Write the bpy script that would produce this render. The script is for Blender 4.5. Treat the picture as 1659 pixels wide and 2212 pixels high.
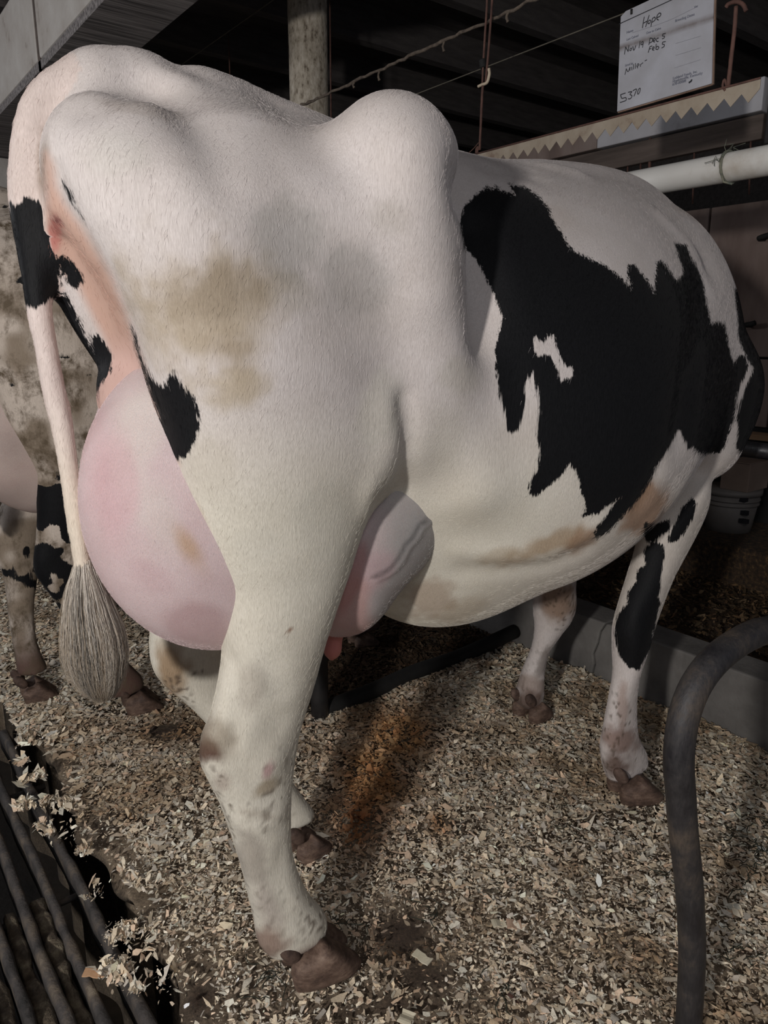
import bpy, math, random
import numpy as np
from mathutils import Vector, Matrix
random.seed(7); rng = np.random.default_rng(7)
for o in list(bpy.data.objects): bpy.data.objects.remove(o)
SC = bpy.context.scene; COL = SC.collection
# ---------------------------------------------------------------- camera (phone at 1.12 m, pitched down)
# world: X = the way the cow faces, Y = across the stalls (away), Z up, metres
F=1597.; CX,CY=829.5,1106.; P=math.radians(13.6); A=math.radians(37.5); CH=1.12
u=np.array([math.cos(A),math.sin(A),0]); v=np.array([-math.sin(A),math.cos(A),0]); O=np.array([-.145,1.30,0])
cam=np.array([(-O)@u,(-O)@v,CH])
cd=bpy.data.cameras.new('camera'); co=bpy.data.objects.new('camera',cd); COL.objects.link(co); SC.camera=co
fw=np.array([math.sin(A)*math.cos(P),math.cos(A)*math.cos(P),-math.sin(P)])
co.location=cam; co.rotation_euler=Vector(fw).to_track_quat('-Z','Y').to_euler()
cd.sensor_fit='VERTICAL'; cd.sensor_height=36; cd.lens=36*F/2212; cd.clip_start=.02; cd.clip_end=60
# ---------------------------------------------------------------- light and exposure
w=bpy.data.worlds.new('barn_air'); SC.world=w; w.use_nodes=True
bg=w.node_tree.nodes['Background']; bg.inputs[0].default_value=(.78,.84,1,1); bg.inputs[1].default_value=.145
def lamp(name,loc,power,rad,col):
    l=bpy.data.lights.new(name,'POINT'); l.energy=power; l.shadow_soft_size=rad; l.color=col
    o=bpy.data.objects.new(name,l); COL.objects.link(o); o.location=loc; return o
lamp('barn_lamp',(-2.35,-1.5,1.42),208,.07,(1,.965,.93))
lamp('added_fill_lamp',(-1.3,-2.4,2.7),42,.35,(.97,.98,1))  # unseen fill lamp, added to soften shadows and lift the floor
lamp('aisle_lamp',(-2.3,3.4,2.2),78,.25,(.95,.96,1))
SC.view_settings.view_transform='Standard'; SC.view_settings.look='None'; SC.view_settings.gamma=1
SC.view_settings.use_curve_mapping=False; SC.view_settings.exposure=0
# ---------------------------------------------------------------- photograph rows to points on real planes
def ray(px,py):
    x=(px-CX)/F;y=(CY-py)/F
    d=np.array([x,math.cos(P)+y*math.sin(P),y*math.cos(P)-math.sin(P)])
    return np.array([d@u,d@v,d[2]])
def atY(px,py,Y):
    d=ray(px,py);return cam+(Y-cam[1])/d[1]*d
def atX(px,py,X):
    d=ray(px,py);return cam+(X-cam[0])/d[0]*d
def atZ(px,py,Z=0):
    d=ray(px,py);return cam+(Z-cam[2])/d[2]*d
def proj(p):
    q=np.asarray(p,float)-cam
    w_=q[...,0:1]*u+q[...,1:2]*v+q[...,2:3]*np.array([0,0,1.])
    x=w_[...,0];f=w_[...,1]*math.cos(P)-w_[...,2]*math.sin(P);y=w_[...,1]*math.sin(P)+w_[...,2]*math.cos(P)
    return np.stack([CX+F*x/f,CY-F*y/f,f],-1)
# ---------------------------------------------------------------- object helpers
def empty(name,loc=(0,0,0),label=None,cat=None,group=None):
    o=bpy.data.objects.new(name,None); COL.objects.link(o); o.location=loc; o.empty_display_size=.1
    return tag(o,label,cat,group)
def tag(o,label=None,cat=None,group=None,kind=None):
    if label:o['label']=label
    if cat:o['category']=cat
    if group:o['group']=group
    if kind:o['kind']=kind
    return o
def mesh(name,vs,fs,mat,parent=None,smooth=True,attrs=None):
    me=bpy.data.meshes.new(name)
    vs=np.asarray(vs,np.float64)
    if parent is not None:
        par=parent; off=np.zeros(3)
        while par is not None: off=off+np.array(par.location); par=par.parent
        vs=vs-off
    me.from_pydata(vs.tolist() if len(vs)<60000 else vs.tolist(),[],[list(f) for f in fs] if not isinstance(fs,np.ndarray) else fs.tolist())
    if smooth: me.polygons.foreach_set('use_smooth',np.ones(len(me.polygons),bool))
    for k,a in (attrs or {}).items():
        a=np.asarray(a,np.float32)
        if a.ndim==1: t=me.attributes.new(k,'FLOAT','POINT'); t.data.foreach_set('value',a)
        else:
            t=me.attributes.new(k,'FLOAT_COLOR','POINT'); t.data.foreach_set('color',np.hstack([a,np.ones((len(a),1),np.float32)]).ravel())
    me.materials.append(mat); me.update()
    o=bpy.data.objects.new(name,me); COL.objects.link(o)
    if parent is not None: o.parent=parent
    return o
def box(lo,hi):
    x0,y0,z0=lo;x1,y1,z1=hi
    return [(x0,y0,z0),(x1,y0,z0),(x1,y1,z0),(x0,y1,z0),(x0,y0,z1),(x1,y0,z1),(x1,y1,z1),(x0,y1,z1)],[(0,3,2,1),(4,5,6,7),(0,1,5,4),(1,2,6,5),(2,3,7,6),(3,0,4,7)]
def join(*parts):
    V=[];Fc=[]
    for vs,fs in parts:
        n=len(V);V+= [tuple(p) for p in vs];Fc+=[tuple(i+n for i in f) for f in fs]
    return V,Fc
def bevel(o,w_=.004,seg=2):
    m=o.modifiers.new('bevel','BEVEL');m.width=w_;m.segments=seg;m.limit_method='ANGLE';return o
def tube(path,rad,n=12,cap=True,jit=0):
    """swept round tube along path; rad number or list"""
    pts=np.array(path,float);m=len(pts);rad=np.full(m,rad) if np.isscalar(rad) else np.array(rad)
    T=np.gradient(pts,axis=0);T/=np.linalg.norm(T,axis=1)[:,None]+1e-12
    ref=np.array([0,0,1.]) if abs(T[0][2])<.9 else np.array([1.,0,0])
    N=np.cross(T[0],ref);N/=np.linalg.norm(N);vs=[];fs=[]
    for i in range(m):
        N=N-T[i]*(N@T[i]);N/=np.linalg.norm(N);B=np.cross(T[i],N)
        for j in range(n):
            a=2*math.pi*j/n;r=rad[i]*(1+jit*(random.random()-.5))
            vs.append(pts[i]+r*(math.cos(a)*N+math.sin(a)*B))
        if i: 
            for j in range(n):
                a=(i-1)*n+j;b=(i-1)*n+(j+1)%n;fs.append((a,b,b+n,a+n))
    if cap:
        fs.append(tuple(range(n))[::-1]);fs.append(tuple((m-1)*n+j for j in range(n)))
    return [tuple(p) for p in vs],fs
def spline(pts,n=8):
    P_=np.array(pts,float);m_=len(P_);t=np.linspace(0,m_-1,(m_-1)*n+1);i=np.clip(t.astype(int),0,m_-2);f=(t-i)[:,None]
    G=np.gradient(P_,axis=0)
    return (2*f**3-3*f**2+1)*P_[i]+(f**3-2*f**2+f)*G[i]+(-2*f**3+3*f**2)*P_[i+1]+(f**3-f**2)*G[i+1]
# ---------------------------------------------------------------- materials
def mat(name,build):
    m=bpy.data.materials.new(name);m.use_nodes=True;nt=m.node_tree;b=nt.nodes['Principled BSDF'];build(nt,b);return m
def nd(nt,t,**k):
    n=nt.nodes.new(t)
    for a,b in k.items():
        if a.startswith('i_'):
            key=a[2:];n.inputs[int(key) if key.isdigit() else key.replace('_',' ')].default_value=b
        else: setattr(n,a,b)
    return n
def coords(nt,sc=(1,1,1),kind='Object'):
    t=nt.nodes.new('ShaderNodeTexCoord');m=nt.nodes.new('ShaderNodeMapping');m.inputs['Scale'].default_value=sc
    nt.links.new(t.outputs[kind],m.inputs[0]);return m.outputs[0]
def noise(nt,scale,sc=(1,1,1),detail=4,rough=.6,dist=0):
    n=nd(nt,'ShaderNodeTexNoise');n.inputs['Scale'].default_value=scale;n.inputs['Detail'].default_value=detail
    n.inputs['Roughness'].default_value=rough;n.inputs['Distortion'].default_value=dist
    nt.links.new(coords(nt,sc),n.inputs['Vector']);return n.outputs[0]
def ramp(nt,fac,stops):
    r=nt.nodes.new('ShaderNodeValToRGB');e=r.color_ramp.elements
    while len(e)<len(stops): e.new(.5)
    for k,(p,c) in enumerate(stops): e[k].position=p;e[k].color=(*c,1)
    nt.links.new(fac,r.inputs[0]);return r.outputs[0]
def math_(nt,op,a,b=0.,clamp=False):
    n=nt.nodes.new('ShaderNodeMath');n.operation=op;n.use_clamp=clamp
    for i,x in enumerate((a,b)):
        if isinstance(x,(int,float)): n.inputs[i].default_value=x
        else: nt.links.new(x,n.inputs[i])
    return n.outputs[0]
def mixc(nt,f,a,b,mode='MIX'):
    n=nt.nodes.new('ShaderNodeMix');n.data_type='RGBA';n.blend_type=mode
    for i,x in ((0,f),(6,a),(7,b)):
        if isinstance(x,(int,float)): n.inputs[i].default_value=x
        elif isinstance(x,tuple): n.inputs[i].default_value=(*x,1)
        else: nt.links.new(x,n.inputs[i])
    return n.outputs[2]
def bump(nt,b,h,s,d):
    n=nt.nodes.new('ShaderNodeBump');n.inputs['Strength'].default_value=s;n.inputs['Distance'].default_value=d
    nt.links.new(h,n.inputs['Height']);nt.links.new(n.outputs[0],b.inputs['Normal']);return n
def plain(name,stops,scale=8,rough=.8,sc=(1,1,1),bs=.3,bd=.004,detail=6,metal=0,fine=60):
    def f(nt,b):
        n=noise(nt,scale,sc,detail);c=ramp(nt,n,stops);nt.links.new(c,b.inputs['Base Color'])
        b.inputs['Roughness'].default_value=rough;b.inputs['Metallic'].default_value=metal
        h=noise(nt,fine,sc,5);bump(nt,b,h,bs,bd)
    return mat(name,f)
M={}
def coat(dirt=0.,mult=1.):
    def f(nt,b):
        at=nd(nt,'ShaderNodeAttribute',attribute_name='coat').outputs['Fac']
        ti=nd(nt,'ShaderNodeAttribute',attribute_name='tint').outputs['Color']
        bare=nd(nt,'ShaderNodeAttribute',attribute_name='bare').outputs['Fac']
        streak=noise(nt,1,(230,230,15),3,.6)          # hair tips along the fall of the coat
        s2=noise(nt,1,(520,520,40),2,.6)
        d=math_(nt,'ADD',at,math_(nt,'MULTIPLY',math_(nt,'SUBTRACT',streak,.5),.018))
        d=math_(nt,'ADD',d,math_(nt,'MULTIPLY',math_(nt,'SUBTRACT',s2,.5),.008))
        k=math_(nt,'ADD',math_(nt,'MULTIPLY',d,300.),.5,True)     # 0 black hair, 1 white hair
        hair=noise(nt,1,(620,620,90),3,.7)
        blot=noise(nt,9,(1,1,1),4,.6)
        hv=ramp(nt,hair,[(.25,(.80,.79,.78)),(.75,(1.10,1.10,1.10))])
        hv=mixc(nt,bare,hv,(1,1,1))
        wcol=mixc(nt,1.,ti,hv,'MULTIPLY')
        wcol=mixc(nt,1.,wcol,ramp(nt,blot,[(.3,(.93,.915,.895)),(.7,(1.04,1.04,1.04))]),'MULTIPLY')
        if dirt:
            dn=noise(nt,7,(1,1,1),8,.75,.4);dn2=noise(nt,45,(1,1,.5),4,.7)
            dd=math_(nt,'ADD',math_(nt,'MULTIPLY',dn,.7),math_(nt,'MULTIPLY',dn2,.35))
            wcol=mixc(nt,ramp(nt,dd,[(.50,(0,0,0)),(.62,(1,1,1))]),wcol,(.12,.09,.06))
        bl=ramp(nt,hair,[(.3,(.004,.0042,.005)),(.8,(.011,.011,.0125))])
        nt.links.new(mixc(nt,k,bl,wcol),b.inputs['Base Color'])
        b.inputs['Roughness'].default_value=.62
        b.inputs['Specular IOR Level'].default_value=.15
        b.inputs['Sheen Weight'].default_value=.04;b.inputs['Sheen Roughness'].default_value=.4
        b.inputs['Subsurface Weight'].default_value=.0
        h=math_(nt,'ADD',math_(nt,'MULTIPLY',hair,.5),math_(nt,'MULTIPLY',noise(nt,1,(260,260,45),3),.5))
        bp=bump(nt,b,h,.35,.003)
    return f
M['coat']=mat('cow_coat',coat());M['coat_dirty']=mat('dirty_cow_coat',coat(1))
def skin(nt,b):
    ti=nd(nt,'ShaderNodeAttribute',attribute_name='tint').outputs['Color']
    n=noise(nt,11,(1,1,1),5,.6);f=noise(nt,900,(1,1,.35),3,.7)
    c=mixc(nt,1.,ti,ramp(nt,n,[(.3,(.93,.88,.88)),(.7,(1.05,1.05,1.05))]),'MULTIPLY')
    c=mixc(nt,1.,c,ramp(nt,f,[(.3,(.86,.86,.86)),(.7,(1.12,1.12,1.12))]),'MULTIPLY')
    nt.links.new(c,b.inputs['Base Color']);b.inputs['Roughness'].default_value=.6;b.inputs['Specular IOR Level'].default_value=.3
    b.inputs['Subsurface Weight'].default_value=.12;b.inputs['Subsurface Radius'].default_value=(.03,.012,.008);b.inputs['Subsurface Scale'].default_value=.5
    bump(nt,b,f,.3,.002)
M['udder']=mat('udder_skin',skin)
M['teat']=plain('teat_skin',[(.3,(.42,.13,.11)),(.7,(.52,.19,.16))],20,.5,bs=.3,bd=.002)
def hoofm(nt,b):
    n=noise(nt,26,(1,1,1.6),9,.75);c=ramp(nt,n,[(.32,(.032,.018,.013)),(.48,(.10,.060,.043)),(.62,(.19,.125,.092)),(.74,(.30,.22,.165))])
    nt.links.new(c,b.inputs['Base Color']);b.inputs['Roughness'].default_value=.75
    bump(nt,b,noise(nt,1,(30,30,220),4),.5,.004)
M['hoof']=mat('hoof_horn',hoofm)
M['horn_skin']=plain('muddy_skin',[(.35,(.045,.026,.020)),(.55,(.12,.075,.056)),(.7,(.24,.165,.13))],34,.8,bs=.5,bd=.005)
def attr_col(name,rough=.85,var=.15):
    def f(nt,b):
        c=nd(nt,'ShaderNodeAttribute',attribute_name='tint').outputs['Color'];n=noise(nt,1,(300,300,300),2)
        nt.links.new(mixc(nt,1.,c,ramp(nt,n,[(.3,(1-var,)*3),(.7,(1+var,)*3)]),'MULTIPLY'),b.inputs['Base Color'])
        b.inputs['Roughness'].default_value=rough;b.inputs['Specular IOR Level'].default_value=.2
    return mat(name,f)
M['chip']=attr_col('wood_shaving');M['hairs']=attr_col('tail_hair',.5)
def floorm(nt,b):
    c=nd(nt,'ShaderNodeAttribute',attribute_name='tint').outputs['Color'];n=noise(nt,150,(1,1,1),6,.8);n2=noise(nt,30,(1,1,1),6,.7)
    c=mixc(nt,1.,c,ramp(nt,n,[(.32,(.40,.38,.36)),(.5,(.95,.95,.95)),(.66,(1.7,1.65,1.6))]),'MULTIPLY')
    c=mixc(nt,1.,c,ramp(nt,n2,[(.35,(.65,.62,.6)),(.65,(1.15,1.15,1.15))]),'MULTIPLY')
    nt.links.new(c,b.inputs['Base Color']);b.inputs['Roughness'].default_value=.9;bump(nt,b,n,.8,.006)
M['floor']=mat('caked_floor',floorm)
M['curb']=plain('curb_concrete',[(.3,(.10,.093,.086)),(.55,(.16,.15,.14)),(.8,(.22,.21,.195))],7,.85,bs=.5,bd=.004)
M['feed']=plain('feed_floor',[(.35,(.02,.013,.008)),(.55,(.07,.04,.02)),(.72,(.2,.12,.05))],60,.95,bs=1,bd=.02,fine=90)
def steelm(nt,b):
    n=noise(nt,7,(1,1,.7),9,.72);f=noise(nt,240,(1,1,.2),3,.7)
    c=ramp(nt,n,[(.36,(.010,.010,.014)),(.52,(.032,.030,.032)),(.62,(.070,.056,.046)),(.74,(.16,.12,.09))])
    c=mixc(nt,1.,c,ramp(nt,f,[(.3,(.75,.75,.75)),(.75,(1.4,1.35,1.3))]),'MULTIPLY')
    nt.links.new(c,b.inputs['Base Color']);nt.links.new(ramp(nt,n,[(.35,(.32,.32,.32)),(.6,(.72,.72,.72))]),b.inputs['Roughness']);b.inputs['Metallic'].default_value=.15;bump(nt,b,f,.35,.002)
M['steel']=mat('worn_black_steel',steelm)
M['dark_steel']=plain('dark_steel',[(.3,(.012,.012,.013)),(.7,(.04,.035,.033))],12,.6,metal=.3)
M['rust']=plain('rusty_iron',[(.3,(.055,.024,.018)),(.7,(.13,.062,.046))],40,.8,bs=.5,bd=.002)
M['grate']=plain('grimy_grate_iron',[(.33,(.020,.018,.017)),(.5,(.06,.052,.048)),(.62,(.12,.095,.072)),(.74,(.22,.18,.13))],16,.75,bs=.7,bd=.004,fine=150)
M['slime']=plain('gutter_slurry',[(.3,(.004,.003,.002)),(.7,(.02,.014,.009))],10,.5)
M['dungbar']=plain('dung_caked_bar',[(.3,(.03,.02,.012)),(.5,(.10,.075,.05)),(.7,(.26,.22,.15))],30,.9,bs=1,bd=.008,fine=120)
M['ceil']=plain('dark_joists',[(.3,(.055,.047,.045)),(.7,(.10,.088,.082))],6,.9,sc=(1,6,6),bs=.5)
M['white']=plain('whitewash',[(.28,(.20,.15,.12)),(.40,(.46,.42,.38)),(.7,(.56,.53,.49))],5,.9,bs=.4,bd=.006,detail=9)
M['beamg']=plain('sawn_grey_timber',[(.36,(.09,.08,.078)),(.62,(.34,.31,.30))],1,.9,sc=(2.5,60,60),bs=1,bd=.008,fine=1)
M['paintbeam']=plain('grey_painted_beam',[(.3,(.17,.14,.13)),(.45,(.42,.41,.43)),(.8,(.55,.55,.58))],3,.85)
M['brownboard']=plain('brown_board',[(.3,(.06,.045,.037)),(.7,(.13,.10,.085))],3,.85,sc=(3,1,12))
M['wall']=plain('stained_wall_board',[(.25,(.09,.055,.045)),(.5,(.20,.15,.13)),(.75,(.32,.27,.25))],3.2,.9,sc=(1,1,.35),bs=.4,detail=8)
M['post']=plain('lichened_concrete',[(.30,(.14,.105,.075)),(.42,(.42,.36,.28)),(.58,(.60,.53,.43)),(.75,(.75,.69,.60))],34,.9,sc=(1.6,1.6,.8),bs=.6,bd=.006,detail=10,fine=80)
M['pvc']=plain('white_pipe',[(.3,(.50,.44,.37)),(.45,(.72,.70,.66)),(.8,(.78,.77,.74))],4,.45,sc=(1,1,1),bs=.1)
M['twine']=plain('faded_green_twine',[(.3,(.10,.12,.10)),(.7,(.24,.23,.17))],60,.9,bs=.8)
M['rope']=plain('dusty_rope',[(.3,(.06,.045,.035)),(.7,(.16,.125,.095))],70,.95,bs=1,bd=.004)
M['wire']=plain('dull_wire',[(.3,(.10,.09,.07)),(.7,(.20,.18,.14))],20,.6,metal=.4)
M['strip']=plain('rusty_cream_tin',[(.25,(.13,.07,.045)),(.42,(.27,.22,.165)),(.75,(.36,.31,.245))],16,.65,bs=.3,bd=.002,detail=8)
M['board']=plain('card_board',[(.3,(.55,.52,.52)),(.7,(.68,.68,.71))],9,.5,bs=.05)
M['boardedge']=plain('brown_card_edge',[(.3,(.16,.10,.07)),(.7,(.3,.2,.15))],20,.9)
M['ink']=plain('black_marker',[(.3,(.010,.010,.014)),(.7,(.025,.025,.03))],30,.6)
M['print']=plain('blue_grey_print',[(.3,(.10,.11,.16)),(.7,(.18,.19,.24))],30,.7)
M['faint']=plain('faint_line',[(.3,(.24,.24,.28)),(.7,(.30,.30,.33))],30,.7)
M['smudge']=plain('finger_smudge',[(.3,(.26,.24,.24)),(.7,(.42,.40,.41))],30,.8)
M['bucket']=plain('cream_plastic',[(.3,(.17,.15,.135)),(.7,(.27,.245,.22))],5,.6)
M['cardboard']=plain('brown_cardboard',[(.3,(.20,.14,.11)),(.7,(.32,.24,.19))],4,.9)
M['wood']=plain('raw_wood',[(.3,(.28,.17,.09)),(.7,(.42,.27,.16))],5,.8,sc=(8,1,8))
M['rubber']=plain('black_rubber',[(.3,(.004,.004,.004)),(.7,(.012,.011,.010))],14,.8,bs=.3)
M['white_tape']=plain('grubby_white_plastic',[(.3,(.45,.36,.26)),(.7,(.6,.52,.4))],20,.6)
M['eye']=plain('dark_eye',[(.3,(.004,.003,.003)),(.7,(.012,.008,.006))],10,.08,bs=0)
M['muzzle']=plain('pink_muzzle',[(.3,(.20,.10,.09)),(.7,(.36,.2,.18))],20,.45)

# ---------------------------------------------------------------- implicit modelling of the animals
class Field:
    def __init__(s,lo,hi,h):
        s.lo=np.array(lo,float);s.h=h
        s.n=np.ceil((np.array(hi)-s.lo)/h).astype(int)+1
        s.d=np.full(s.n,1.0,np.float32)
        s.ax=[(s.lo[i]+h*np.arange(s.n[i])).astype(np.float32) for i in range(3)]
    def blk(s,lo,hi,m):
        sl=[];ax=[]
        for i in range(3):
            a=int(max(0,math.floor((lo[i]-m-s.lo[i])/s.h)));b=int(min(s.n[i],math.ceil((hi[i]+m-s.lo[i])/s.h)+1))
            sl.append(slice(a,max(b,a+1)))
        X=s.ax[0][sl[0]][:,None,None];Y=s.ax[1][sl[1]][None,:,None];Z=s.ax[2][sl[2]][None,None,:]
        return tuple(sl),X,Y,Z
    def mix(s,sl,e,k,sub=False):
        d=s.d[sl]
        if sub:
            e=-e;hh=np.clip(.5-.5*(e-d)/k,0,1)   # smooth max
            s.d[sl]=e*(1-hh)+d*hh+k*hh*(1-hh)
        else:
            hh=np.clip(.5+.5*(e-d)/k,0,1)
            s.d[sl]=e*(1-hh)+d*hh-k*hh*(1-hh)
    def ell(s,c,r,k=.03,rot=None,sub=False):
        c=np.array(c,float);r=np.array(r,float);R=r.max() if rot is not None else r
        sl,X,Y,Z=s.blk(c-R,c+R,k+.02)
        x,y,z=X-c[0],Y-c[1],Z-c[2]
        if rot is not None:   # euler degrees xyz
            a,b,g=[math.radians(t) for t in rot]
            Rx=np.array([[1,0,0],[0,math.cos(a),-math.sin(a)],[0,math.sin(a),math.cos(a)]])
            Ry=np.array([[math.cos(b),0,math.sin(b)],[0,1,0],[-math.sin(b),0,math.cos(b)]])
            Rz=np.array([[math.cos(g),-math.sin(g),0],[math.sin(g),math.cos(g),0],[0,0,1]])
            M=(Rz@Ry@Rx).T
            x,y,z=[M[i,0]*x+M[i,1]*y+M[i,2]*z for i in range(3)]
        k0=np.sqrt((x/r[0])**2+(y/r[1])**2+(z/r[2])**2)
        k1=np.sqrt((x/r[0]**2)**2+(y/r[1]**2)**2+(z/r[2]**2)**2)+1e-6
        s.mix(sl,k0*(k0-1)/k1,k,sub)
    def cone(s,a,b,ra,rb,k=.02,sc=(1,1,1),sub=False):
        a=np.array(a,float);b=np.array(b,float);sc=np.array(sc,float)
        R=max(ra,rb)/sc
        sl,X,Y,Z=s.blk(np.minimum(a,b)-R,np.maximum(a,b)+R,k+.02)
        A=a*sc;B=b*sc;D=B-A;L=max(D@D,1e-9)
        x,y,z=X*sc[0]-A[0],Y*sc[1]-A[1],Z*sc[2]-A[2]
        t=np.clip((x*D[0]+y*D[1]+z*D[2])/L,0,1)
        e=(np.sqrt((x-t*D[0])**2+(y-t*D[1])**2+(z-t*D[2])**2)-(ra+(rb-ra)*t))/max(1,sc.max()**.5)
        s.mix(sl,e,k,sub)
    def chain(s,pts,k=.02,sc=(1,1,1),sub=False,n=6):
        P_=np.array(pts,float);m_=len(P_)
        if n>1 and m_>2:
            T=np.arange(m_);t=np.linspace(0,m_-1,(m_-1)*n+1);i=np.clip(t.astype(int),0,m_-2);f=(t-i)[:,None]
            G=np.gradient(P_,axis=0)
            P_=(2*f**3-3*f**2+1)*P_[i]+(f**3-2*f**2+f)*G[i]+(-2*f**3+3*f**2)*P_[i+1]+(f**3-f**2)*G[i+1]
        sc=np.array(sc,float);R=(P_[:,3].max()/sc)
        sl,X,Y,Z=s.blk(P_[:,:3].min(0)-R,P_[:,:3].max(0)+R,k+.02)
        acc=None
        for p,q in zip(P_[:-1],P_[1:]):
            A=p[:3]*sc;B=q[:3]*sc;D=B-A;L=max(D@D,1e-9)
            x,y,z=X*sc[0]-A[0],Y*sc[1]-A[1],Z*sc[2]-A[2]
            t=np.clip((x*D[0]+y*D[1]+z*D[2])/L,0,1)
            e=(np.sqrt((x-t*D[0])**2+(y-t*D[1])**2+(z-t*D[2])**2)-(p[3]+(q[3]-p[3])*t))/max(1,sc.max()**.5)
            acc=e if acc is None else np.minimum(acc,e)
        s.mix(sl,acc,k,sub)
    def vloft(s,T,k=.03,n=2.2):
        """rows (z,xc,yc,a,b) ascending z: elliptical sections"""
        T=np.array(sorted([tuple(map(float,q)) for q in T]));zs=np.linspace(T[0,0],T[-1,0],120)
        def cub(j):
            m=np.gradient(T[:,j],T[:,0]);i=np.clip(np.searchsorted(T[:,0],zs)-1,0,len(T)-2)
            h=T[i+1,0]-T[i,0];t=(zs-T[i,0])/h
            return (2*t**3-3*t**2+1)*T[i,j]+(t**3-2*t**2+t)*h*m[i]+(-2*t**3+3*t**2)*T[i+1,j]+(t**3-t**2)*h*m[i+1]
        C=[cub(j) for j in range(1,5)]
        lo=[(T[:,1]-T[:,3]).min(),(T[:,2]-T[:,4]).min(),T[0,0]];hi=[(T[:,1]+T[:,3]).max(),(T[:,2]+T[:,4]).max(),T[-1,0]]
        sl,X,Y,Z=s.blk(lo,hi,k+.02)
        xc,yc,a,b=[np.interp(Z,zs,c) for c in C]
        x=X-xc;y=Y-yc;F_=((np.abs(x)/a)**n+(np.abs(y)/b)**n)**(1/n);rho=np.sqrt(x*x+y*y)
        e=rho-rho/np.maximum(F_,1e-3);e=np.where(F_<.15,-.1,e)
        c_=Z-T[-1,0]+0*e;kk=.10;hh=np.clip(.5-.5*(c_-e)/kk,0,1);e=c_*(1-hh)+e*hh+kk*hh*(1-hh);e=np.maximum(e,T[0,0]-Z)
        s.mix(sl,e.astype(np.float32),k)
    def loft(s,T):
        T=np.array(T)
        xs=np.linspace(T[0,0],T[-1,0],200)
        # smooth the tables
        def cub(j):
            m=np.gradient(T[:,j],T[:,0]);i=np.clip(np.searchsorted(T[:,0],xs)-1,0,len(T)-2)
            h=T[i+1,0]-T[i,0];t=(xs-T[i,0])/h
            return (2*t**3-3*t**2+1)*T[i,j]+(t**3-2*t**2+t)*h*m[i]+(-2*t**3+3*t**2)*T[i+1,j]+(t**3-t**2)*h*m[i+1]
        C=[cub(j) for j in range(1,7)]
        sl,X,Y,Z=s.blk([T[0,0],-T[:,3].max(),T[:,2].min()],[T[-1,0],T[:,3].max(),T[:,1].max()],.06)
        zt,zb,hw,zw,nt,nb=[np.interp(X,xs,c) for c in C]
        y=np.abs(Y)+0*Z;z=Z-zw
        up=z>0
        hz=np.where(up,zt-zw,zw-zb);n=np.where(up,nt,nb)
        F=((y/hw)**n+(np.abs(z)/hz)**n)**(1/n)
        rho=np.sqrt(y*y+z*z)
        e=rho-rho/np.maximum(F,1e-3)
        e=np.where(F<.15,-.1,e)
        ex=np.maximum(T[0,0]-X,X-T[-1,0])
        e=np.maximum(e,ex)
        s.mix(sl,e.astype(np.float32),.02)
def rowpt(L,R,y,Y):
    p=atY((L+R)/2,y,Y);dep=proj(p)[2]
    return [p[0],p[1],p[2],(R-L)/2*dep/F]
def section(y,L,R,yc,b):
    """ellipse (xc,yc,a,b) at the height where pixel row y meets plane Y=yc whose silhouettes hit L and R"""
    z=atY((L+R)/2,y,yc)[2]
    out=[]
    for px in (L,R):
        d=ray(px,y);n=np.array([-d[1],d[0]]);n/=np.linalg.norm(n);out.append(n)
    nL,nR=out
    c=(atY(L,y,yc)[0]+atY(R,y,yc)[0])/2;a=b
    # nL.(c-cam)= -/+ support ; L is left: body lies to the right
    for _ in range(60):
        sL=math.hypot(a*nL[0],b*nL[1]);sR=math.hypot(a*nR[0],b*nR[1])
        # n points to the left of the ray; left ray: n.(c-cam) = -sL ; right ray: = +sR
        xl=cam[0]+(-sL-nL[1]*(yc-cam[1]))/nL[0];xr=cam[0]+(sR-nR[1]*(yc-cam[1]))/nR[0]
        c=(xl+xr)/2
        a=min(.5,max(.02,a+(xr-xl)*.4))
    return [z,c,yc,a,b]
def m(p,Y=None): # mirror
    p=list(p);p[1]=-p[1];return p
TORSO=[#X   zt    zb    hw   zw   nt   nb
[-.385,1.38,1.18,.03,1.28,2,2],
[-.35,1.44,1.10,.09,1.27,2,2],
[-.29,1.465,1.0,.155,1.22,1.7,2],
[-.22,1.474,.88,.205,1.2,1.85,2],
[-.10,1.474,.80,.235,1.18,1.9,2],
[.02,1.455,.72,.25,1.14,1.8,2],
[.12,1.446,.66,.27,1.06,1.6,2],
[.25,1.448,.60,.335,1.0,1.75,2.1],
[.42,1.440,.57,.385,.96,1.85,2.2],
[.60,1.452,.60,.385,.96,1.8,2.2],
[.78,1.46,.69,.34,.98,1.7,2.1],
[.95,1.44,.79,.28,1.02,1.7,2],
[1.08,1.37,.82,.22,1.03,1.8,2],
[1.18,1.27,.86,.16,1.02,2,2],
[1.27,1.12,.88,.08,1.0,2,2]]
HL=[ # near hind leg: row, L, R, plane Y, half thickness b
(430,175,850,-.165,.125),(500,190,860,-.17,.13),(590,228,862,-.175,.13),(700,283,865,-.18,.125),(800,313,868,-.185,.12),(900,345,866,-.185,.11),(1000,372,850,-.185,.1),(1100,402,808,-.18,.09),(1180,440,775,-.18,.082),(1240,464,757,-.175,.076),(1300,475,736,-.175,.07),(1400,479,703,-.17,.062),(1500,459,678,-.16,.052),(1560,438,662,-.155,.046),(1600,428,650,-.155,.044),(1650,445,640,-.152,.043),(1700,468,632,-.15,.043),(1780,496,628,-.15,.04),(1850,518,631,-.15,.034),(1910,533,648,-.15,.034),(1960,546,672,-.15,.036),(2005,556,704,-.152,.038),(2035,580,708,-.153,.032)]
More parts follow.
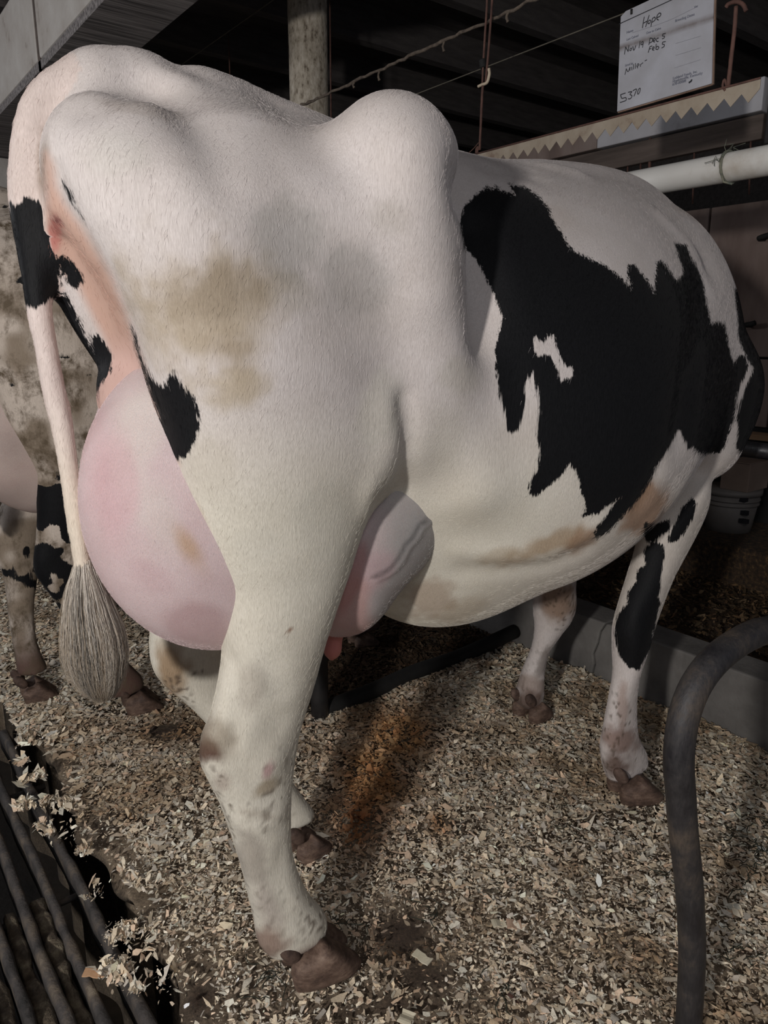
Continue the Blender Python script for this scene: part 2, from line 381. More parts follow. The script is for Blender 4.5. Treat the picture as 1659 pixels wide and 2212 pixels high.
FL=[(1000,1420,1568,-.2,.08),(1060,1400,1540,-.2,.072),(1110,1385,1524,-.195,.065),(1180,1374,1490,-.19,.055),(1240,1356,1458,-.185,.05),(1300,1337,1434,-.182,.045),(1350,1324,1416,-.18,.044),(1400,1322,1402,-.18,.042),(1450,1323,1385,-.18,.033),(1500,1315,1377,-.18,.028),(1550,1306,1375,-.18,.028),(1600,1297,1379,-.18,.033),(1640,1303,1395,-.18,.035),(1665,1312,1400,-.18,.033)]
TAIL=[(300,190,0,.05),(240,160,0,.03),(180,165,0,.027),(125,190,0,.025),(88,225,0,.023),(68,275,0,.022)]
TAILR=[(22,104,350,0),(20,105,430,-.01),(30,108,500,-.015),(45,111,580,-.02),(58,112,670,-.025),(72,122,740,-.03),(88,140,830,-.035),(105,155,900,-.04),(125,168,1000,-.045),(140,182,1100,-.05),(153,194,1190,-.05),(162,203,1235,-.05)]
def tri1(f,p):
    q=(p-f.lo)/f.h;i=np.floor(q).astype(int)
    if (i<0).any() or (i>=f.n-1).any(): return .05
    t=q-i;b=f.d[i[0]:i[0]+2,i[1]:i[1]+2,i[2]:i[2]+2]
    b=b[0]*(1-t[0])+b[1]*t[0];b=b[0]*(1-t[1])+b[1]*t[1];return b[0]*(1-t[2])+b[1]*t[2]
def hit(f,px,py,tmax=3.2):
    d=ray(px,py);d=d/np.linalg.norm(d);t=.6
    while t<tmax:
        p=cam+d*t;v_=tri1(f,p)
        if v_<.0015: return p
        t+=max(.002,min(.04,v_*.7))
    return None
def sculpt(f,pts,r_,amp,n=5):
    """push the surface out (amp>0) or in along a stroke, given by the photograph's pixels on it"""
    H_=[hit(f,*p) for p in pts];H_=[h for h in H_ if h is not None]
    if not H_: return
    P_=np.array(H_)
    if len(P_)>1:
        P_=np.vstack([P_[i]+(P_[i+1]-P_[i])*t for i in range(len(P_)-1) for t in np.linspace(0,1,n,endpoint=False)]+[P_[-1:]])
    m_=2.6*r_
    sl,X,Y,Z=f.blk(P_.min(0),P_.max(0),m_)
    d2=None
    for a,b in (zip(P_[:-1],P_[1:]) if len(P_)>1 else [(P_[0],P_[0]+1e-4)]):
        D=b-a;L=max(D@D,1e-9);x,y,z=X-a[0],Y-a[1],Z-a[2];t=np.clip((x*D[0]+y*D[1]+z*D[2])/L,0,1)
        e=(x-t*D[0])**2+(y-t*D[1])**2+(z-t*D[2])**2;d2=e if d2 is None else np.minimum(d2,e)
    f.d[sl]-=(amp*np.exp(-d2/(r_*r_))).astype(np.float32)
SCULPT=[
([(190,222),(260,192),(335,196),(400,232),(445,300),(475,390)],.034,-.012),
([(352,170),(385,178)],.026,.012),([(225,178),(290,182),(335,198)],.016,-.007),([(430,150),(500,158)],.03,.006),
([(600,210),(700,290),(760,340)],.05,-.012),
([(620,430),(680,540),(760,640),(830,760)],.07,-.011),
([(880,330),(905,480),(930,620)],.05,.014),([(940,700),(950,850)],.07,.010),
([(873,865),(882,930),(880,1000),(866,1062)],.016,-.012),([(835,880),(838,960),(815,1040)],.03,.009),([(850,1085),(812,1140),(772,1215),(745,1290)],.012,-.010),
([(1000,400),(1012,500),(1035,620),(1040,720)],.035,-.024),
([(1472,935),(1490,820),(1515,680),(1535,580)],.045,-.010),
([(1000,1190),(1060,1198),(1120,1200),(1180,1192),(1250,1165),(1300,1130)],.022,.008),([(1000,1235),(1060,1235),(1180,1225),(1260,1190)],.022,-.006),
([(1385,1090),(1400,1060),(1425,1010)],.02,-.007),([(1420,1110),(1400,1130)],.014,.006),
([(500,1430),(512,1500),(515,1570),(500,1620)],.012,-.011),([(530,1530),(600,1560)],.02,-.006),([(585,1655)],.028,.010),([(510,1770),(555,1790),(600,1765)],.014,.006),([(440,1590),(430,1560)],.014,.006),
([(585,1440),(600,1500)],.02,-.006),([(610,1830),(600,1900),(618,1960)],.009,-.004),([(530,1850),(560,1960)],.012,.005),
([(1370,1330),(1375,1400)],.018,.005),([(1340,1480),(1335,1560)],.010,-.004),
([(800,1050),(790,1100)],.014,.006),
([(1190,362),(1240,372)],.03,.010),([(1110,360),(1135,362)],.03,-.006),([(1060,360),(1150,380)],.03,-.006),([(1430,470),(1480,520),(1530,620)],.03,.008),
([(300,330),(420,420)],.08,.010),([(430,560),(480,760)],.08,.008),([(240,480),(300,640)],.03,.006),
([(115,370),(150,450),(190,530),(235,610)],.012,-.010),([(150,470),(200,570),(262,700)],.010,.005),
([(118,450),(122,500),(128,545)],.012,.010),([(119,478)],.006,-.008),([(255,690),(262,750)],.010,.005)]
def build_body(h,lo=(-.62,-.46,.0),hi=(1.5,.95,1.62),neigh=False):
    f=Field(lo,hi,h)
    f.loft(TORSO)
    for s in (-1,1):
        # pelvis: hooks, pins, ridge
        f.ell((.0,s*.25,1.335),(.068,.05,.085),.07,rot=(0,15,0))
        f.chain([(.06,s*.25,1.22,.03),(.12,s*.245,1.04,.03),(.17,s*.255,.88,.03)],.10)
        f.ell((-.345 if s<0 else -.31,s*(.12 if s<0 else .10),1.335),(.05,.045,.055),.06)
        f.cone((-.0,s*.22,1.30),(-.32 if s<0 else -.27,s*.12,1.29),.06,.06,.13)
        # ridge falling from the hook into the flank fold
        f.chain([(.02,s*.25,1.34,.055),(.035,s*.235,1.22,.05),(.05,s*.225,1.1,.05),(.05,s*.21,.98,.05)],.10)
        # shoulder and upper arm
        f.ell((.95,s*.155,1.10),(.15,.07,.25),.08,rot=(s*14,10,0))
        f.ell((1.01,s*.195,.965),(.15,.085,.125),.07)
    # thigh and leg
    HT=[section(*r) for r in HL];z0,x0,y0,a0,b0=HT[0]
    HT=[(1.37,x0-.02,-.14,.19,.08)]+HT
    if neigh: HT=[(z,x+.075*min(1,max(0,(.62-z)/.5)),y,a,b) for z,x,y,a,b in HT]
    f.vloft(HT,.07)
    f.cone((-.24,-.17,.53),(-.2,-.17,.68),.018,.012,.03)
    # croup, spine and withers ridge
    f.chain([(-.30,0,1.445,.045),(-.20,0,1.432,.04),(-.12,0,1.442,.045),(.08,0,1.402,.045),(.4,0,1.394,.04),(.62,0,1.418,.045),(.86,0,1.42,.05),(1.02,0,1.36,.06)],.05)
    # belly bag
    f.ell((.33,0,.66),(.20,.17,.14),.08)
    # far hind thigh mirrored down to the gaskin
    f.vloft([(z,x+.05*min(1,max(0,(z-.75)/.3))+.05*min(1,max(0,(z-1.1)/.1)),-y-.015-.03*min(1,max(0,(z-1.1)/.1)),a-.02-.03*min(1,max(0,(z-1.1)/.1)),b-.02*min(1,max(0,(z-1.1)/.1))) for z,x,y,a,b in HT if z>.66]+([(.6,-.2,.165,.08,.06),(.5,-.24,.155,.07,.045),(.40,-.245,.145,.05,.04),(.28,-.26,.13,.037,.035),(.16,-.26,.115,.037,.033),(.09,-.25,.105,.045,.04)] if neigh else [(.6,-.15,.165,.085,.06),(.5,-.165,.155,.075,.045),(.40,-.12,.145,.05,.04),(.28,-.06,.13,.037,.035),(.16,.0,.12,.037,.033),(.09,.03,.113,.045,.04)]),.05)
    # near front leg
    f.chain([(1.0,-.18,1.0,.11),(.98,-.18,.87,.10)],.05)
    f.vloft([section(*r) for r in FL],.03)
    R=[(1157,1244,1250,.19),(1152,1243,1310,.2),(1155,1220,1350,.2),(1148,1190,1400,.205),(1128,1177,1450,.21),(1112,1175,1500,.215)]
    f.chain([(1.03,.19,.9,.12),(.99,.19,.78,.1),(.96,.19,.62,.07)]+[rowpt(*r) for r in R],.03)
    # neck turned to the far side, head
    f.chain([(1.0,.02,1.05,.16),(1.09,.10,1.0,.14),(1.16,.24,.96,.125),(1.20,.38,.95,.11)],.08,sc=(1.15,1,.9))
    f.chain([(1.23,.42,.96,.11),(1.22,.56,.91,.095),(1.20,.72,.82,.065),(1.19,.79,.78,.062)],.04)
    # perineum
    f.ell((-.33,0,1.24),(.06,.05,.13),.04)
    f.chain([(*atY(150,560,-.0),.045),(*atY(205,620,-.01),.036),(*atY(255,700,-.02),.034),(*atY(285,780,-.03),.04),(*atY(300,850,-.04),.06)],.03)
    # tail
    f.chain([(*atY(x,y,Y),r) for x,y,Y,r in TAIL]+[rowpt(*r) for r in TAILR],.018)
    for a_,b_,c_ in (SCULPT if not neigh else []): sculpt(f,a_,b_,c_)
    return f
def build_udder(h,lo=(-.5,-.35,.5),hi=(.35,.35,1.25)):
    f=Field(lo,hi,h)
    for s in (-1,1):
        if s<0: f.ell((-.203,-.095,.87),(.205,.132,.237),.02,rot=(0,-10,0))
        else: f.ell((-.165,.085,.865),(.175,.12,.235),.02,rot=(0,-10,0))
        f.ell((.06,s*.10,.81),(.175,.12,.15),.06,rot=(0,-22,0))
        if s<0:
            f.ell((.0,s*.10,.70),(.09,.08,.08),.06);f.ell((.02,-.10,.665),(.06,.055,.06),.05)
    return f

# ================================================================ THE SETTING
def ss(v_,a,b):
    t=np.clip((v_-a)/(b-a),0,1);return t*t*(3-2*t)
def vnoise(p,s,seed=0):
    """cheap smooth value noise"""
    q=p*s+seed*17.3;i=np.floor(q).astype(int);f=q-i;f=f*f*(3-2*f);r=0
    def h(a): 
        n=(a[...,0]*73856093)^(a[...,1]*19349663)^(a[...,2]*83492791)^(seed*2654435);n=(n*1103515245+12345)&0x7fffffff
        return ((n>>8)&0xffff)/65535.
    for dx in (0,1):
        for dy in (0,1):
            for dz in (0,1):
                w_=(f[...,0] if dx else 1-f[...,0])*(f[...,1] if dy else 1-f[...,1])*(f[...,2] if dz else 1-f[...,2])
                r=r+w_*h(i+np.array([dx,dy,dz]))
    return r
BARE=[(870,2020,70,60,.85),(910,2110,80,60,.9),(850,2170,170,40,.8),(740,2185,80,25,.85),(720,2130,60,20,.5),(560,2080,40,30,.6),(520,2150,30,60,.5),(350,1580,90,18,.75),(240,1540,60,25,.5),(780,2075,50,25,.5),
 (430,2160,60,70,.8),(1340,1770,70,25,.5),(1400,1750,50,40,.5),(860,1620,60,100,.2),(620,2150,40,30,.5),(230,1790,40,30,.6),(260,1770,60,12,.6),(330,2090,30,70,.3),(1000,1600,90,30,.3)]
def bareness(x,y,pr):
    """where the shavings are scraped away from the caked floor"""
    px,py=pr[:,0],pr[:,1];k=np.zeros(len(x))
    for cx_,cy_,rx,ry,s in BARE: k=np.maximum(k,s*np.exp(-((px-cx_)/rx)**2-((py-cy_)/ry)**2))
    q_=np.stack([x,y,0*x],-1);nz=vnoise(q_,9,31)*.5+vnoise(q_,30,32)*.5;k=np.maximum(k*1.25*(.5+nz),0)
    return np.clip(np.maximum(k,.55*ss(nz,.60,.76)),0,1)
def hfloor(x,y):
    return .006*np.sin(7*x+1.3*y)+.005*np.sin(11*y-3*x+1)+.004*np.sin(23*x+17*y)
gx=np.linspace(-.31,1.29,160);gy=np.concatenate([np.linspace(-2.6,-1.2,20,endpoint=False),np.linspace(-1.2,2.4,360,endpoint=False),np.linspace(2.4,5.2,40)])
GX,GY=np.meshgrid(gx,gy,indexing='ij')
edge=np.where(GX<-.305,.018*np.sin(9*GY)+.012*np.sin(31*GY+2),0)
zz=hfloor(GX,GY)-.012-np.where(GX<-.305,.02,0)
vs=np.stack([GX+edge,GY,zz],-1).reshape(-1,3)
NX,NY=160,len(gy);idx=np.arange(NX*NY).reshape(NX,NY)
q=np.stack([idx[:-1,:-1],idx[1:,:-1],idx[1:,1:],idx[:-1,1:]],-1).reshape(-1,4)
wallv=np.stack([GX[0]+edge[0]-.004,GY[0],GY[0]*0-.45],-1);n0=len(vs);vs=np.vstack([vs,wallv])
sq=[(int(idx[0,i+1]),int(idx[0,i]),n0+i,n0+i+1) for i in range(NY-1)]
bare_=bareness(vs[:,0],vs[:,1],proj(vs))
fc=np.array([.30,.235,.165])*(1-bare_[:,None])+np.array([.075,.050,.034])*bare_[:,None]
fc*=(1-.75*(ss(vs[:,1],.58,.66)*ss(vs[:,0],.15,.32)))[:,None];fc[n0:]*=.3  # shade beyond the far divider put into the floor tint
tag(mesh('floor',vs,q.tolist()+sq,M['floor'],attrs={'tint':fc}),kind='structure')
tag(mesh('floor',*box((-3.5,-2.6,-.5),(-.80,5.2,-.01)),M['curb'],smooth=False),kind='structure')
tag(mesh('floor',*box((-.80,-2.6,-.5),(-.25,5.2,-.42)),M['slime'],smooth=False),kind='structure')
tag(mesh('floor',*box((1.41,-2.6,-.05),(5.6,5.2,.13)),M['feed'],smooth=False),kind='structure')
# manger curb: cast in sections, cracked through near the far front foot
cr=[atX(px,py,1.27) for px,py in ((1308,1352),(1296,1375),(1290,1400),(1281,1418),(1284,1436),(1273,1462))]
def curb(profile_lo,profile_hi,name,parent):
    """extrude a ragged-ended section of curb: lists of (y,z) for its two ends"""
    V=[];n=len(profile_lo)
    for x,dz in ((1.27,0),(1.40,0)):
        V+=[(x,y,z) for y,z in profile_lo]+[(x,y,z) for y,z in profile_hi]
    Fc=[]
    for k in range(n-1):
        Fc.append((k,k+1,n+k+1,n+k));Fc.append((2*n+k+1,2*n+k,3*n+k,3*n+k+1))
        Fc.append((k+1,k,2*n+k,2*n+k+1));Fc.append((n+k,n+k+1,3*n+k+1,3*n+k))
    Fc.append((0,n,3*n,2*n));Fc.append((n-1,2*n-1+0,4*n-1,3*n-1)[::-1])
    return bevel(mesh(name,V,Fc,M['curb'],parent,smooth=False),.006)
ct=empty('trim_1',(1.33,0,0));tag(ct,kind='structure')
zs=[.2,.165,.12,.08,.045,-.05];ys=[c[1] for c in cr]
cut=list(zip(ys,zs))
curb([(-2.6,z) for z in zs],[(y-.002,z) for y,z in cut],'concrete_section',ct)
curb([(y+.002,z) for y,z in cut],[(1.55,z) for z in zs],'concrete_section',ct)
curb([(1.556,z) for z in zs],[(5.2,z) for z in zs],'concrete_section',ct)
# ceiling with joists
ce=tag(mesh('ceiling',*box((-3.5,-2.6,3.0),(5.6,5.2,3.1)),M['ceil'],smooth=False),kind='structure')
for k in range(11):
    y=-2.2+.72*k
    mesh('joist',*box((-3.5,y,2.80),(5.6,y+.07,3.0)),M['ceil'],ce,smooth=False)
# whitewashed beam with a grey sawn plank on its underside (upper left of the picture)
b1=empty('trim_2',(.43,1.5,2.4));tag(b1,kind='structure')
seam=atX(78,60,.43)[1]
for y0,y1 in ((-.3,.62),(.63,seam-.022),(seam+.022,5.2)):
    bevel(mesh('whitewashed_block',*box((.425,y0,2.402),(.64,y1,2.80)),M['white'],b1,smooth=False),.012)
mesh('rusty_joint_strip',*box((.430,seam-.022,2.36),(.60,seam+.022,2.80)),M['brownboard'],b1,smooth=False)
for k in range(9):
    x0=.43+.0*k
mesh('underside_plank',*box((.43,-.3,2.36),(.715,5.2,2.400)),M['beamg'],b1,smooth=False)
# front: painted beam, brown board below it, stained wall panels, dark end wall
b2=empty('trim_3',(2.0,.5,1.85));tag(b2,kind='structure')
ysp=atX(1290,300,2.0)[1]
bevel(mesh('grey_painted_plank',*box((2.0,.28,1.85),(2.06,ysp,1.955)),M['paintbeam'],b2,smooth=False),.004)
bevel(mesh('bare_brown_plank',*box((2.0,ysp+.003,1.85),(2.06,4.5,1.955)),M['wall'],b2,smooth=False),.004)
bevel(mesh('lower_brown_board',*box((2.02,.28,1.765),(2.05,4.5,1.845)),M['brownboard'],b2,smooth=False),.003)
wf=empty('wall_front',(2.6,.5,0));tag(wf,kind='structure')
for k in range(12):
    y0=.06+k*.36
    bevel(mesh('wall_panel',*box((2.6+.004*(k%2),y0,1.02),(2.63,y0+.352,1.66)),M['wall'],wf,smooth=False),.003)
    bevel(mesh('wall_panel',*box((2.6,y0,.72),(2.63,y0+.352,1.01)),M['wall'],wf,smooth=False),.003)
for k in range(5):
    y0=-1.75+k*.36
    bevel(mesh('wall_panel',*box((2.6,y0,.72),(2.63,y0+.352,1.66)),M['wall'],wf,smooth=False),.003)
mesh('recess_shade_sheet',*box((2.62,-2.6,.13),(2.64,4.5,.72)),M['rubber'],wf,smooth=False)  # black sheet standing in for the dark of the recess below the panels
tag(mesh('wall_back',*box((5.6,-2.6,-.1),(5.7,5.2,3.0)),M['ceil'],smooth=False),kind='structure')
wl=tag(mesh('wall_left',*box((-3.5,5.2,-.1),(5.7,5.3,1.62)),M['brownboard'],smooth=False),kind='structure')
mesh('whitewashed_band',*box((-3.5,5.16,1.80),(5.6,5.3,2.35)),M['white'],wl,smooth=False)
mesh('dark_rail',*box((-3.5,5.14,1.64),(5.6,5.3,1.79)),M['ceil'],wl,smooth=False)
mesh('upper_board',*box((-3.5,5.2,2.35),(5.6,5.3,3.0)),M['ceil'],wl,smooth=False)

# ================================================================ THE COWS
def sdpoly(px,py,poly):
    """signed distance to polygon, negative inside"""
    a=np.array(poly,float);b=np.roll(a,-1,0);d=np.full(px.shape,1e9);ins=np.zeros(px.shape,bool)
    for (x0,y0),(x1,y1) in zip(a,b):
        ex,ey=x1-x0,y1-y0;wx,wy=px-x0,py-y0
        t=np.clip((wx*ex+wy*ey)/(ex*ex+ey*ey+1e-9),0,1)
        d=np.minimum(d,np.hypot(wx-t*ex,wy-t*ey))
        c=((y0>py)!=(y1>py))&(px<(x1-x0)*(py-y0)/((y1-y0) if y1!=y0 else 1e-9)+x0);ins^=c
    return np.where(ins,-d,d)
def sdline(px,py,pl):
    d=np.full(px.shape,1e9)
    for (x0,y0),(x1,y1) in zip(pl[:-1],pl[1:]):
        ex,ey=x1-x0,y1-y0;wx,wy=px-x0,py-y0;t=np.clip((wx*ex+wy*ey)/(ex*ex+ey*ey+1e-9),0,1)
        d=np.minimum(d,np.hypot(wx-t*ex,wy-t*ey))
    return d
FLANK=[(1053,399),(1060,412),(1072,400),(1080,412),(1094,413),(1112,421),(1099,397),(1139,404),(1165,425),(1186,450),(1197,480),(1216,506),(1229,532),(1251,549),(1276,558),(1302,571),(1328,588),(1349,607),(1365,624),(1356,596),(1358,571),(1371,571),(1388,592),(1405,613),(1413,634),(1416,596),(1418,566),(1427,562),(1440,571),(1450,588),(1461,603),(1476,592),(1474,575),(1465,553),(1457,525),(1482,528),(1493,553),(1508,579),(1517,601),(1525,644),(1532,678),(1538,699),(1547,693),(1564,695),(1570,712),(1573,742),(1579,764),(1586,781),(1594,768),(1607,766),(1613,778),(1618,792),(1607,815),(1594,850),(1590,875),(1585,910),(1573,940),(1566,965),(1555,978),(1530,981),(1512,978),(1500,966),(1485,970),(1478,948),(1470,930),(1462,932),(1444,970),(1427,992),(1405,1039),(1379,1080),(1349,1112),(1319,1146),(1289,1167),(1283,1150),(1306,1116),(1340,1072),(1293,1111),(1255,1116),(1268,1099),(1257,1069),(1250,1030),(1233,1000),(1208,1030),(1173,1060),(1156,1075),(1141,1064),(1143,1043),(1160,1017),(1167,978),(1160,944),(1165,880),(1160,841),(1150,802),(1132,828),(1135,871),(1122,923),(1109,938),(1096,927),(1092,897),(1079,854),(1072,807),(1070,764),(1075,729),(1087,686),(1070,643),(1053,609),(1036,575),(1027,558),(1006,540),(995,502),(993,476),(1002,446),(1019,429),(1040,412)]
HOLE=[(1152,732),(1160,727),(1172,742),(1182,727),(1196,726),(1203,750),(1210,775),(1222,790),(1238,794),(1240,812),(1228,817),(1213,823),(1207,810),(1200,790),(1188,768),(1176,765),(1158,771),(1152,752)]
SHLD=[(1586,622),(1590,660),(1594,690),(1594,725),(1603,751),(1614,775),(1627,792),(1622,815),(1611,832),(1598,867),(1592,901),(1594,923),(1590,970),(1640,1000),(1690,880),(1660,700),(1610,615)]
S1=[(1393,1129),(1417,1131),(1446,1122),(1445,1145),(1424,1160),(1402,1173),(1390,1164),(1391,1145)]
S2=[(1494,1074),(1505,1087),(1498,1116),(1483,1145),(1461,1171),(1443,1173),(1443,1160),(1457,1134),(1472,1098)]
S3=[(1417,1171),(1434,1178),(1437,1204),(1430,1233),(1426,1270),(1421,1292),(1428,1300),(1417,1344),(1408,1399),(1380,1448),(1358,1443),(1340,1421),(1331,1395),(1327,1366),(1333,1329),(1355,1303),(1356,1278),(1375,1256),(1377,1230),(1395,1219),(1391,1193),(1397,1178)]
THIGH=[(281,700),(294,725),(304,765),(313,789),(329,819),(344,832),(353,840),(362,815),(373,797),(386,822),(402,838),(418,855),(429,882),(431,918),(422,958),(407,982),(383,997),(369,988),(353,952),(341,897),(323,850),(307,798),(292,750)]
PINS=[(136,390),(150,408),(160,432),(175,463),(165,448),(152,432),(142,412)]
TAILP=[(0,436),(28,436),(35,446),(50,428),(65,421),(90,437),(100,462),(108,470),(130,480),(130,650),(108,647),(90,662),(69,668),(53,656),(20,640)]
FARA=[(118,548),(150,560),(185,600),(170,618),(158,626),(142,600),(126,572)]
FARB=[(100,580),(112,596),(130,611),(163,671),(181,719),(196,748),(199,725),(208,720),(232,750),(242,770),(240,800),(205,850),(150,760),(90,640)]
def interp(v_,a,b): return np.clip((v_-a)/(b-a),0,1)
def field_mesh(f,smooth=2):
    import openvdb as vdb
    g=vdb.FloatGrid(1.0);g.copyFromArray(np.ascontiguousarray(f.d));
    pts,tris,quads=g.convertToPolygons(isovalue=0.0)
    p=np.array(pts,float)*f.h+f.lo;q=np.array(quads)[:,::-1];t=np.array(tris)[:,::-1] if len(tris) else np.zeros((0,3),int)
    E_=np.vstack([q[:,[0,1]],q[:,[1,2]],q[:,[2,3]],q[:,[3,0]]]);n=len(p)
    for _ in range(smooth):
        s=np.zeros_like(p);c=np.zeros(n)
        for a,b in ((0,1),(1,0)):
            for k in range(3): s[:,k]+=np.bincount(E_[:,a],p[E_[:,b],k],n)
            c+=np.bincount(E_[:,a],minlength=n)
        c=np.maximum(c,1);p=p*.4+s/c[:,None]*.6
    return p,[tuple(x) for x in q.tolist()]+[tuple(x) for x in t.tolist()],E_
TAXIS=spline([(*atY(x,y,Y),) for x,y,Y,r in TAIL]+[rowpt(*r)[:3] for r in TAILR],4)
TAXR=spline([(r,0,0) for x,y,Y,r in TAIL]+[(rowpt(*r)[3],0,0) for r in TAILR],4)[:,0]
WHITE=np.array([.66,.605,.585])
def stain_or_shade(c,px,py,cx,cy,rx,ry,rot,col,s,nz=None,m_=None):
    a=math.radians(rot);dx=(px-cx)*math.cos(a)+(py-cy)*math.sin(a);dy=-(px-cx)*math.sin(a)+(py-cy)*math.cos(a)
    d=np.sqrt((dx/rx)**2+(dy/ry)**2)
    if nz is not None: d=d+(nz-.5)*.9
    k=s*(1-ss(d,.45,1.15))
    if m_ is not None: k=k*m_
    return c*(1-k[:,None])+np.array(col)*k[:,None]
STAINS_AND_SHADE=[ # px,py,rx,ry,rot,colour,strength; grey upper-thigh spots paint the shading of its hollow
(460,690,200,165,55,(.42,.345,.25),.85),(520,830,120,70,-20,(.46,.38,.27),.7),(455,640,110,95,0,(.31,.25,.185),.65),(500,760,90,70,30,(.32,.25,.17),.6),(640,500,110,100,0,(.40,.385,.36),.5),(770,600,110,100,30,(.37,.35,.33),.55),
(627,1362,7,8,0,(.25,.13,.08),.9),(840,470,60,60,0,(.46,.42,.38),.5),(640,640,60,45,0,(.45,.41,.35),.4),(985,810,50,40,0,(.48,.45,.38),.4),(960,960,60,90,0,(.56,.53,.46),.3),
(455,1010,90,60,60,(.55,.50,.42),.4),(820,900,60,110,15,(.60,.575,.50),.5),(700,1120,60,100,10,(.55,.53,.47),.3),(560,1180,60,40,0,(.5,.48,.42),.2),
(458,1622,40,30,20,(.085,.035,.028),1.0),(480,1600,55,55,0,(.22,.17,.12),.6),(420,1560,40,50,60,(.2,.15,.11),.5),(575,1700,45,22,-30,(.30,.225,.14),.7),(578,1665,17,26,30,(.40,.20,.22),.7),
(540,1490,30,70,8,(.40,.36,.31),.5),(480,1690,26,26,0,(.35,.27,.23),.5),(545,1860,35,75,-18,(.36,.32,.28),.7),(580,1960,36,60,-20,(.36,.30,.27),.6),
(575,2040,60,40,0,(.22,.13,.10),.8),(655,2075,60,32,-20,(.27,.18,.15),.75),(690,2015,14,50,25,(.30,.22,.14),.6),(560,1760,50,12,12,(.36,.30,.24),.5),
(1180,1180,130,28,-22,(.36,.25,.15),.75),(1080,1200,60,22,-10,(.40,.31,.21),.5),(1260,1165,50,26,-35,(.33,.20,.12),.7),(930,1290,60,45,0,(.34,.24,.17),.6),(1000,1320,60,25,-20,(.42,.34,.25),.5),
(1395,1095,40,75,30,(.36,.22,.14),.85),(1370,1060,30,60,30,(.38,.24,.15),.6),(1345,1530,14,60,0,(.33,.22,.18),.6),(1340,1600,50,40,0,(.25,.16,.13),.85),(1330,1650,40,40,0,(.14,.085,.065),.9),
(1200,1290,45,60,0,(.30,.20,.14),.9),(1150,1480,45,22,15,(.30,.22,.18),.7),(1140,1520,50,30,0,(.14,.09,.07),.9),(1175,1430,14,40,20,(.2,.17,.15),.7),
(430,1130,20,60,-20,(.42,.28,.16),.5),(92,370,16,80,5,(.22,.16,.11),.6),(330,240,120,16,10,(.42,.36,.32),.35),(250,330,90,60,0,(.56,.55,.50),.3),(145,440,20,60,-25,(.40,.41,.42),.6),
(1480,440,60,20,40,(.42,.35,.30),.4),(1150,450,100,30,20,(.55,.47,.42),.3),(370,1440,45,80,0,(.30,.19,.10),.85),(690,1810,40,50,0,(.24,.15,.13),.9),(1160,520,60,50,0,(.5,.44,.38),.3)]
